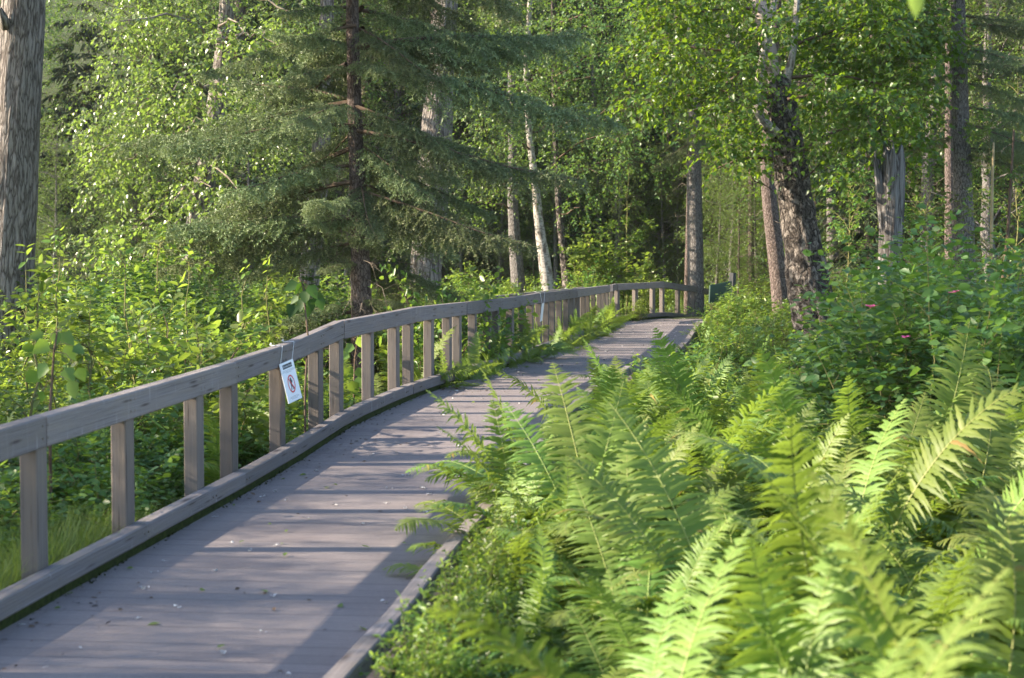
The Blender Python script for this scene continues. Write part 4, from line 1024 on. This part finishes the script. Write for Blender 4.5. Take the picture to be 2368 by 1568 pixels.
    mf.v += mf2.v; mf.f += [f+mf.n for f in mf2.f]; mf.rnd += mf2.rnd; mf.uv += mf2.uv
    mf.build('crown', M['birch'], t); tw.build('twigs', M['twig'], t)
old_birch()

# -- broken snag
def snag():
    d = 27.0; t = thing('dead_tree_snag', 'broken grey dead trunk with a split top behind the rose thicket', 'snag', (0, 0, 0)); r = np.random.default_rng(3)
    def jag(path, seed, sides=22):
        mb = MB(); n = 40; P = trunk_px(mb, path, d, sides, .20, seed, (3.5, .5), True, n)
        v = mb.v[0].reshape(-1, 3); k = sides+1
        j = r.uniform(-1, 1, sides); j = np.append(j, j[0])*.13
        zt = P[-1][2]
        for row in range(n-4, n): v[row*k:(row+1)*k, 2] += (j*(row-(n-5))/4).astype(np.float32)
        mb.f = mb.f[:1]; c = np.array([[P[-1][0], P[-1][1], zt-.22]]); b = (n-1)*k
        mb.add(c, np.array([[b+q-mb.n, b+q+1-mb.n, 0] for q in range(sides)]))
        return mb
    mb = jag([(2058, 640, 56), (2058, 560, 54), (2062, 470, 54), (2066, 400, 52), (2066, 345, 48)], 4); mb.build('trunk', M['snag'], t)
    mb = jag([(2046, 600, 22), (2042, 520, 22), (2034, 440, 22), (2029, 400, 18), (2025, 362, 14)], 6, 12); mb.build('split_piece', M['snag'], t)
snag()

# ------------------------------------------------------------------ trees of the wood behind
def far_conifer(seed, h, R, z0, dens=1.0):
    r = np.random.default_rng(seed); mt, mf, md = MB(), MB(), MB()
    tr = np.array([[0, 0, -.4], [r.normal(0, .05), r.normal(0, .05), h*.5], [0, 0, h]]); tube(mt, tr, [h*.014+.05, h*.010+.02, .01], 10)
    P, U, S = [], [], []
    z = z0
    while z < h*.98:
        L = R*min(1, (h-z)/(h*.62))**.8*r.uniform(.75, 1.15)
        for k in range(int(r.integers(4, 6))):
            a = r.uniform(0, 6.283); l = L*r.uniform(.7, 1.1); n = int(10+20*l*dens); t = r.uniform(.12, 1, n)
            dirv = np.array([math.cos(a), math.sin(a), 0]); sd = np.array([-math.sin(a), math.cos(a), 0]); s = r.choice([-1, 1], n)
            p = np.array([0, 0, z]) + dirv*(l*t)[:, None]; p[:, 2] += l*(.05*t-.32*t**2); P.append(p)
            U.append(dirv*.6 + sd*s[:, None]*r.uniform(.2, 1, n)[:, None] + np.array([0, 0, -1])*r.uniform(.25, .9, n)[:, None]); S.append(np.interp(t, [0, 1], [.42, .22])*r.uniform(.7, 1.2, n)*min(1, .5+.3*l))
        z += r.uniform(.22, .42)*(1 if z < 6 else 1.4)
    P, U, S = np.concatenate(P), np.concatenate(U), np.concatenate(S)
    put_leaves(mf, P, U, np.array([0, 0, 1.])+r.normal(0, .6, P.shape), S, LEAF_LANCE, None, r)
    pts = np.stack([np.zeros(12), np.zeros(12), np.linspace(.4, z0+2.5, 12)], -1); dead_twigs(md, pts, 60, R*.6, r, .009)
    return mt.data('conifer_trunk', M['bark_spruce']), mf.data('conifer_crown', M['spruce_far']), md.data('conifer_dead_branches', M['dead_twig'])
def far_broad(seed, h, R, z0, ncl, leaf, ntw, bark):
    r = np.random.default_rng(seed); mt, tw = MB(), MB(); n = 12
    tr = np.stack([np.cumsum(r.normal(0, .05, n)), np.cumsum(r.normal(0, .05, n)), np.linspace(-.4, h*.95, n)], -1); tube(mt, tr, np.linspace(h*.011+.04, .015, n), 10, .5, .05, seed)
    cl = []
    for k in range(ncl):
        z = r.uniform(z0, h); rr = R*(1-.55*abs(z/h-.5)*1.2)*math.sqrt(r.random()); a = r.uniform(0, 6.283)
        c = np.array([rr*math.cos(a), rr*math.sin(a), z]); cl.append((c, np.array([.95, .95, .65])*r.uniform(.7, 1.2)*R/2.6))
        i = int(np.clip(np.argmin(np.abs(tr[:, 2]-(z-.7))), 1, n-1)); limb(mt, tr[i], c, .03, .008, r, .05, 5, .05, 4)
    mf, B = crown_mesh(cl, leaf, LEAF_DIAMOND, ntw, 8, .5, r, .35, .5, .2, tw)
    return mt.data('broad_trunk', M[bark]), mf.data('broad_crown', M['far_leaf']), tw.data('broad_twigs', M['twig'])
FC = [far_conifer(700+i, h, R, z0) for i, (h, R, z0) in enumerate([(17, 2.3, 1.6), (15, 2.0, 3.2), (20, 2.6, 2.4), (12, 2.1, .6)])]
FB = [far_broad(750+i, h, R, z0, nc, .085, 44, b) for i, (h, R, z0, nc, b) in enumerate([(13, 2.7, 1.2, 60, 'bark_grey'), (11, 2.5, 1.6, 50, 'bark_spruce'), (14, 3.0, .6, 70, 'bark_grey')])]
def put_tree(kind, i, x, y, label, group, s=1.0, z=None):
    dat = (FC if kind == 'c' else FB)[i]; t = thing('spruce_tree' if kind == 'c' else 'birch_tree', label, 'tree', (x, y, float(ground(x, y))), group, rng.uniform(0, 6.28), s)
    link('trunk', dat[0], t); link('crown', dat[1], t); link('dead_branches' if kind == 'c' else 'twigs', dat[2], t); return t
def X(px, d): return (px-1183.5)/FD*d
rows = [('b', 1060, 50), ('b', 1130, 54), ('b', 1235, 53), ('b', 1340, 52), ('b', 1430, 55), ('b', 1390, 48.5), ('b', 1500, 52), ('c', 1180, 58), ('c', 1280, 59), ('c', 1370, 61), ('c', 1075, 60), ('c', 1465, 58), ('c', 1540, 55), ('c', 1550, 62), ('c', 1010, 57), ('b', 1560, 58),
        ('c', 1650, 57), ('c', 1700, 63), ('b', 1690, 56), ('b', 1750, 60), ('c', 1790, 55), ('b', 1850, 54), ('c', 1900, 58), ('b', 1930, 48), ('b', 1990, 52), ('c', 2010, 44), ('b', 2060, 47), ('c', 2110, 50), ('b', 2140, 43), ('c', 2165, 56), ('b', 2230, 50), ('b', 2280, 41), ('c', 2300, 47), ('b', 2340, 45), ('b', 2400, 44), ('c', 2400, 52),
        ('b', 900, 52), ('c', 850, 56), ('b', 780, 50), ('c', 700, 58), ('b', 640, 54), ('c', 560, 49), ('b', 500, 58), ('c', 430, 55), ('b', 350, 47), ('c', 330, 60), ('b', 20, 60), ('c', -50, 55), ('b', 960, 60), ('c', 925, 62)]
for k, (kd, px, d) in enumerate(rows):
    if px < 1600 and d < 57: d = 57 + (d-46)*.5      # a sunny strip stays open in front of the wood
    zone = 'left of the big spruce' if px < 800 else 'between the big spruce and the railing bend' if px < 1580 else 'right of the railing bend'
    lab = (f'dark spruce of the wood behind, {zone}' if kd == 'c' else f'small leaved birch of the wood behind, {zone}')
    put_tree(kd, int(rng.integers(0, 4 if kd == 'c' else 3)), X(px, d), d, lab, f'{"spruces" if kd == "c" else "birches"} of the wood {zone}', rng.uniform(.85, 1.12))
for k, (px, d, i, sc_) in enumerate(((1655, 50, 0, .34), (1705, 49, 1, .32), (1750, 51, 2, .36), (1690, 53, 2, .45), (1640, 56, 1, .55), (1765, 56, 0, .6))):
    put_tree('b', i, X(px, d), d, 'sunlit young birch seen in the gap between the straight spruce and the old birch', 'young birches in the gap behind the sign', sc_)
for k in range(34):
    d = rng.uniform(45.5, 62); px = rng.uniform(960, 2420) if k < 26 else rng.uniform(0, 900)
    if px < 1600: d = max(d, 56)
    if d < 50 and 1240 < px < 1720: d += 8
    lab = 'young leafy birch filling the dark wood behind the trunks' ; put_tree('b', int(rng.integers(0, 3)), X(px, d), d, lab, 'young birches under the wood behind', rng.uniform(.32, .55))
# unseen trees added left of the picture, sized to shade the near boardwalk
for k, (x, y, s, i) in enumerate([(-8.4, 6.4, .36, 1), (-9.4, 7.5, .39, 0), (-8.3, 8.7, .36, 2), (-9.9, 9.6, .40, 0), (-8.6, 10.7, .36, 1), (-10.2, 11.9, .40, 2), (-9.0, 12.9, .36, 0), (-11.2, 8.4, .44, 2), (-7.6, 7.2, .33, 0), (-7.7, 9.6, .33, 1), (-7.8, 11.8, .33, 2), (-12.6, 7.4, .46, 0), (-12.8, 9.8, .46, 1), (-12.4, 12.4, .46, 2), (-8.8, 5.0, .37, 2), (-10.4, 5.2, .4, 1), (-10.6, 13.6, .40, 0), (-8.0, 13.6, .33, 1), (-8.1, 15.2, .33, 2), (-9.6, 15.0, .38, 0), (-7.0, 8.4, .28, 2), (-7.1, 10.7, .28, 0), (-11.6, 10.8, .44, 0), (-11.4, 6.2, .43, 1)]):
    put_tree('b', i, x, y, 'unseen young birch added left of the view to shade the near boardwalk', 'unseen birches added left of the view', s*(.90 if i == 2 else .96))
def tall_left():  # unseen tree added, its crown clumps set where they shade the rose thicket
    r = np.random.default_rng(52); t = thing('poplar_tree', 'unseen tall poplar added left of the view to shade the rose thicket', 'tree', (0, 0, 0)); mb, tw = MB(), MB()
    P = arc((-10.5, 13.5, -.6), (-10.0, 13.2, 11.5), 16, 0, .05, r); tube(mb, P, np.linspace(.2, .04, 16), 12, .5, .08); cl = []
    for k in range(28):
        c = np.array([r.uniform(-12, -8.0), r.uniform(11.4, 17.4), r.uniform(6.3, 9.3)]); cl.append((c, np.array([1.1, 1.1, .7]))); limb(mb, P[int(np.argmin(np.abs(P[:, 2]-c[2]+1)))], c, .05, .01, r, .04)
    mb.build('trunk', M['bark_grey'], t); mf, B = crown_mesh(cl, .09, LEAF_HEART, 50, 7, .45, r, tmb=tw); mf.build('crown', M['poplar'], t); tw.build('twigs', M['twig'], t)
tall_left()

# sapling with long leaves between the far railing and the dark wood
def tall_sapling(label, px, d, h, w, seed, leaf, mat='shrub', n=16, per=5, nl=8):
    r = np.random.default_rng(seed); x = X(px, d); t = thing('poplar_sapling', label, 'sapling', (x, d, float(ground(x, d))-.05)); ms, mf = MB(), MB(); B, D, L = [], [], []
    P = arc((0, 0, 0), (r.normal(0, .1), 0, h), 10, 0, .03, r); tube(ms, P, np.linspace(.02, .004, 10), 6)
    for k in range(n):
        z = r.uniform(.15, 1); i = min(int(z*9), 8); b = P[i]+(P[i+1]-P[i])*(z*9-i); a = r.uniform(0, 6.283); l = w*(1.05-z*.75)*r.uniform(.6, 1.1)
        e = b+np.array([math.cos(a)*l, math.sin(a)*l, l*r.uniform(.5, 1.0)]); Q = arc(b, e, 5, .04, .02, r); tube(ms, Q, np.linspace(.008, .003, 5), 4, cap=False)
        for q in range(per): 
            f = r.uniform(.2, 1); B.append(b+(e-b)*f); D.append(nrm(e-b)+r.normal(0, .6, 3)); L.append(.22)
    B.append(P[-1]); D.append(np.array([0, 0, 1.])); L.append(.3)
    twig_leaves(mf, np.array(B), np.array(D), np.array(L), nl, leaf, LEAF_OVAL, .2, .35, r, .15, .35, ms, .003)
    ms.build('stems', M['twig_green'], t); mf.build('foliage', M[mat], t); return t
tall_sapling('tall slim poplar sapling with pale tip in front of the dark spruces behind the railing', 1447, 46.5, 4.3, .75, 1, .10)
tall_sapling('leafy poplar sapling right of the tall slim one behind the railing', 1500, 47, 2.8, .6, 2, .09)
tall_sapling('small poplar sapling left of the tall slim one behind the railing', 1395, 46, 2.4, .6, 3, .09, 'bright')
for k, (px, d, h) in enumerate(((40, 12.5, 1.9), (300, 16.5, 2.0), (420, 19, 2.1), (560, 20, 1.9), (210, 15, 1.7), (640, 21.5, 1.9), (480, 15.5, 1.5), (120, 18, 2.2), (350, 22, 2.3), (60, 16, 2.0))):
    tall_sapling('young poplar shoot with large pale leaves rising from the left thicket', px, d, h, .30, 30+k, .105, 'bright', 9, 3, 6)['group'] = 'poplar shoots in the left thicket'
for k, (px, d, h, lab) in enumerate(((2300, 28, 4.0, 'leafy sapling at the right edge behind the pale thin stems'), (2345, 31, 5.0, 'tall leafy sapling at the right edge of the view'), (1960, 33, 3.4, 'leafy sapling between the old birch and the broken snag'), (2120, 30, 3.2, 'leafy sapling between the broken snag and the tall spruce trunk'))):
    tall_sapling(lab, px, d, h, 1.1, 10+k, .075, 'shrub', 30, 6, 8)

# large leaved saplings near the railing
def big_leaves(label, stem, leaves, d, size, seed, mat='shrub'):
    r = np.random.default_rng(seed); t = thing('poplar_sapling', label, 'sapling', (0, 0, 0)); ms, mf = MB(), MB(); P = np.array([at(x, y, d) for x, y in stem])
    g = float(ground(P[0][0], d)); 
    if P[0][2] > g: P = np.vstack([[P[0][0], d, g-.05], P])
    tube(ms, P, np.linspace(.012, .005, len(P)), 6); B = np.array([at(x, y, d+r.uniform(-.12, .12)) for x, y, a in leaves]); A = np.array([a for *_, a in leaves])
    U = np.stack([np.sin(A), r.normal(0, .35, len(A)), -np.cos(A)], -1)
    for b in B:
        i = int(np.argmin(np.linalg.norm(P-b, axis=1))); thin_strands(ms, np.stack([P[i], (P[i]+b)/2+np.array([0, 0, .03]), b])[None], .0035)
    put_leaves(mf, B, U, np.tile([0., -1, .35], (len(B), 1))+r.normal(0, .4, (len(B), 3)), size*r.uniform(.75, 1.15, len(B)), LEAF_HEART, None, r)
    ms.build('stem', M['twig'], t); mf.build('foliage', M[mat], t)
big_leaves('poplar sprig with large shade-darkened leaves hanging before the spruce just above the railing', [(705, 905), (712, 780), (700, 660), (690, 640)], [(700, 650, -.5), (690, 655, -1.1), (712, 660, .6), (700, 690, -.2), (715, 690, .3), (690, 685, -.8), (725, 680, .9), (705, 670, .1), (680, 700, -.3), (735, 690, .4), (712, 705, 0)], 13.6, .125, 1, 'shaded_leaf')
big_leaves('large leaved poplar shoot seen between the railing posts in front of the spruce trunk', [(818, 900), (820, 830), (828, 775), (832, 765)], [(815, 795, -.6), (826, 780, .5), (832, 768, .2), (806, 815, -.8), (830, 815, .7), (812, 850, -.4), (826, 850, .5), (814, 880, .2), (830, 868, .3)], 17.5, .15, 2, 'bright')
big_leaves('brown stemmed sapling with large leaves behind the nearest railing board', [(115, 960), (120, 880), (125, 810), (132, 770)], [(112, 790, -.9), (100, 770, -1.2), (140, 770, .8), (150, 800, .6), (108, 840, -.5), (90, 860, -1.0), (150, 850, .5), (160, 880, .3), (100, 905, -.4), (180, 850, .4), (170, 800, 1.0), (128, 765, .1), (80, 800, -1.3)], 10.6, .115, 3)

# small birch at the right beside the photographer, one leaf hanging into the view
def near_birch():
    t = thing('birch_tree', 'blurred single bright leaf hanging into the top of the view from a near birch twig', 'tree', (0, 0, 0)); ms, mf = MB(), MB()
    a = at(2112, -48, 4.0); tube(ms, [(2.6, 4.3, -.5), (2.55, 4.3, 1.5), (2.5, 4.2, 3.5), (2.4, 4.2, 4.5)], [.05, .045, .03, .01], 8)
    tube(ms, [(2.52, 4.25, 2.9), (1.8, 4.1, 2.75), (1.2, 4.02, 2.42), tuple(a)], [.012, .008, .005, .002], 5); ms.build('trunk', M['white_birch'], t)
    B = np.array([a+np.array([0, 0, .005]), (1.3, 4.0, 2.5), (1.5, 4.05, 2.6), (1.7, 4.1, 2.7), (1.9, 4.1, 2.75), (2.1, 4.1, 2.85)]); U = np.array([[.05, 0, -1.], [-.5, 0, .4], [.3, .4, -.2], [-.3, -.4, .5], [.2, .2, .8], [.1, -.5, .6]])
    put_leaves(mf, B, U, np.tile([.4, -1, .2], (6, 1)), .095, LEAF_OVAL); mf.build('crown', M['bright'], t)
near_birch()

# ------------------------------------------------------------------ ground cover, grass, far wood, litter
def undergrowth():
    mf = MB(); r = np.random.default_rng(77); n = 26000
    y = 6+54*r.random(n)**1.1; x = r.uniform(-.36, .36, n)*y
    lim = deck_x(np.minimum(y, 41), 0); on = (x > lim-.25) & (x < lim+2.25) & (y < 43); on |= (y < 10.2) & (x > deck_x(y, -1.3)) & (x < lim+2.2); x, y = x[~on], y[~on]; n = len(x)
    z = ground(x, y); a = r.uniform(0, 6.283, n); D = np.stack([np.cos(a), np.sin(a), r.uniform(.3, 1.6, n)], -1)
    twig_leaves(mf, np.stack([x, y, z], -1), D, r.uniform(.2, .55, n), 5, .07, LEAF_DIAMOND, .2, .1, r, .2, .4)
    tag(mf.build('undergrowth', M['shrub']), 'low leafy ground cover under the trees', kind='stuff')
undergrowth()
def blades(n, pos, h, r, name, label, mat='grass'):
    mb = MB(); P = pos(n); P[:, 2] = ground(P[:, 0], P[:, 1])-.03; a = r.uniform(0, 6.283, n); l = h*r.uniform(.5, 1.15, n); b = r.uniform(.15, .8, n)
    t = np.linspace(0, 1, 5); C = P[:, None].repeat(5, 1); C[..., 0] += np.cos(a)[:, None]*b[:, None]*l[:, None]*t**1.8; C[..., 1] += np.sin(a)[:, None]*b[:, None]*l[:, None]*t**1.8; C[..., 2] += l[:, None]*(t-.30*b[:, None]*t**2)
    W = np.stack([-np.sin(a), np.cos(a), 0*a], -1); w = .0035*np.array([1, 1, .85, .55, .05]); V = np.stack([C-W[:, None]*w[None, :, None], C+W[:, None]*w[None, :, None]], 2).reshape(-1, 3)
    i = np.arange(4)*2; q = np.stack([i, i+1, i+3, i+2], -1); mb.add(V, (q[None]+(np.arange(n)*10)[:, None, None]).reshape(-1, 4), np.repeat(r.random(n), 10)); tag(mb.build(name, M[mat]), label, kind='stuff')
r = np.random.default_rng(5)
def gpos(n):
    y = r.uniform(7.2, 11.0, n); return np.stack([deck_x(y, 0)-.13-.75*r.random(n)**1.2*np.interp(y, [7, 9, 11], [1.0, 1.0, .5]), y, 0*y], -1)
blades(7500, gpos, .46, r, 'grass', 'fine green grass growing at the foot of the nearest railing posts')
def gpos2(n):
    y = r.uniform(33, 54, n); x = r.uniform(1.5, 15, n); P = np.stack([x, y, 0*y], -1); bad = (x < 9.5) & (y < 46.5) & (x < deck_x(y, 2.6)+np.maximum(y-38, 0)*.9); P[bad, 1] += 14; return P
blades(5000, gpos2, .8, r, 'tall_grass', 'tall grass in the clearing behind the dark green sign')

def far_wood():
    rr = np.random.default_rng(99)
    for nm, src, mat, cnt in (('far_wood', FC, M['spruce_far'], 90), ('far_leafy_wood', FB, M['far_leaf'], 36)):
        mb = MB()
        for k in range(cnt):
            me = src[int(rr.integers(0, len(src)))][1]; n = len(me.vertices); co = np.empty(n*3, np.float32); me.vertices.foreach_get('co', co); co = co.reshape(-1, 3)
            lv = np.empty(len(me.loops), np.int32); me.loops.foreach_get('vertex_index', lv); q = lv.reshape(-1, 4); rn = np.empty(n, np.float32); me.attributes['rnd'].data.foreach_get('value', rn)
            lpq = 2 if nm == 'far_wood' else 1; vpl = 6 if nm == 'far_wood' else 4; nleaf = n//vpl
            keep = rr.random(nleaf) < .5; sel = np.repeat(keep, vpl); remap = np.cumsum(sel)-1
            qf = q[np.repeat(keep, lpq)]; qf = remap[qf]
            cs = co[sel]; ctr = cs.reshape(-1, vpl, 3)[:, :1]; cs = (ctr + (cs.reshape(-1, vpl, 3)-ctr)*1.9).reshape(-1, 3)
            y = rr.uniform(66, 130); x = rr.uniform(-.40, .38)*y
            if -.292 < x/y < -.205 and rr.random() < .8: x -= .16*y
            s = rr.uniform(.9, 1.35); a = rr.uniform(0, 6.283); c_, s_ = math.cos(a), math.sin(a)
            v = np.stack([cs[:, 0]*c_-cs[:, 1]*s_, cs[:, 0]*s_+cs[:, 1]*c_, cs[:, 2]], -1)*s + np.array([x, y, float(ground(x, y))]); mb.add(v, qf, rn[sel])
        tag(mb.build(nm, mat), 'far forest rising behind the nearer trees' if nm == 'far_wood' else 'far leafy trees mixed into the forest behind', kind='stuff')
far_wood()

def litter():
    r = np.random.default_rng(41); mb = MB()
    c_ = RS[-1]*r.random(90)**1.6; n = 1900; s = np.clip(c_[r.integers(0, 90, n)]+r.normal(0, .22, n), .05, RS[-1]-.1); B = rail_at(s)+side(s)*(.065+.045*r.random((n, 1))**3); B[:, 2] -= RAILH; D = np.stack([r.normal(0, .6, n), r.normal(0, .6, n), r.uniform(.2, 1, n)], -1)
    put_leaves(mb, B, D, r.normal(0, 1, (n, 3)), r.uniform(.008, .024, n), LEAF_DIAMOND, None, r); tag(mb.build('moss', M['moss']), 'dark moss and dirt packed along the foot of the left kerb rail', kind='stuff'); mb = MB()
    n = 230; s = r.uniform(2.5, S_END-1.5, n); off = .1+1.75*r.random(n)**1.2
    for k in range(n):
        p = rail_at(s[k])+side(s[k])*off[k]; p[2] -= RAILH-.004
        for _ in range(int(r.integers(2, 6))):
            c = p+np.array([r.normal(0, .014), r.normal(0, .018), r.uniform(.002, .008)]); R = r.uniform(.003, .011)
            V = c+nrm(r.normal(0, 1, (6, 3)))*R*np.array([1.5, 1.2, .6])
            mb.add(V, np.array([[0,1,2],[0,2,3],[0,3,4],[0,4,5],[5,4,1],[1,2,5],[2,3,5],[0,1,5]]), .5)
    tag(mb.build('cotton_fluff', M['cotton']), 'white cottonwood fluff scattered over the boardwalk', kind='stuff')
    mb = MB(); n = 46; s = r.uniform(2.5, 22, n); off = .08+1.7*r.random(n)**1.5; P = np.array([rail_at(a)+side(a)*b for a, b in zip(s, off)]); P[:, 2] -= RAILH-.008
    a = r.uniform(0, 6.283, n); put_leaves(mb, P, np.stack([np.cos(a), np.sin(a), r.normal(0, .15, n)], -1), np.tile([0., 0, 1], (n, 1))+r.normal(0, .3, (n, 3)), r.uniform(.03, .065, n), LEAF_OVAL, None, r)
    tag(mb.build('fallen_leaves', M['bright']), 'small fallen green leaves scattered on the boardwalk', kind='stuff')
def dry_bits():
    r = np.random.default_rng(43); mb = MB(); c_ = 2+(S_END-3)*r.random(40)**1.4; n = 420; s = np.clip(c_[r.integers(0, 40, n)]+r.normal(0, .35, n), .5, S_END-.5); off = .10+np.abs(r.normal(0, .22, n)); far_ = r.random(n) < .3; off[far_] = r.uniform(.1, 1.75, far_.sum())
    P = rail_at(s)+side(s)*off[:, None]; P[:, 2] -= RAILH-.006; a = r.uniform(0, 6.283, n)
    put_leaves(mb, P, np.stack([np.cos(a), np.sin(a), r.normal(0, .2, n)], -1), np.tile([0., 0, 1], (n, 1))+r.normal(0, .35, (n, 3)), r.uniform(.012, .04, n), LEAF_OVAL, None, r)
    tag(mb.build('dry_leaves', M['twig']), 'brown leaf and twig bits gathered along the left kerb of the deck', kind='stuff')
litter(); dry_bits()

# thin evening air under the trees
def haze():
    mb = MB(); lo, hi = np.array([-75., -6, -2.5]), np.array([75., 150, 62]); V = np.array([[(lo, hi)[i][0], (lo, hi)[j][1], (lo, hi)[k][2]] for k in (0, 1) for j in (0, 1) for i in (0, 1)])
    mb.add(V, np.array([[0,2,3,1],[4,5,7,6],[0,1,5,4],[2,6,7,3],[0,4,6,2],[1,3,7,5]])); k = NT('evening_haze'); v = k.new('ShaderNodeVolumePrincipled'); v.inputs['Color'].default_value = (.85, .92, 1, 1); v.inputs['Density'].default_value = .00015
    v.inputs['Anisotropy'].default_value = .2; k.lk(v.outputs[0], k.out.inputs['Volume']); tag(mb.build('haze', k.m, None, False), 'thin pale air between the trees', kind='stuff')
haze()
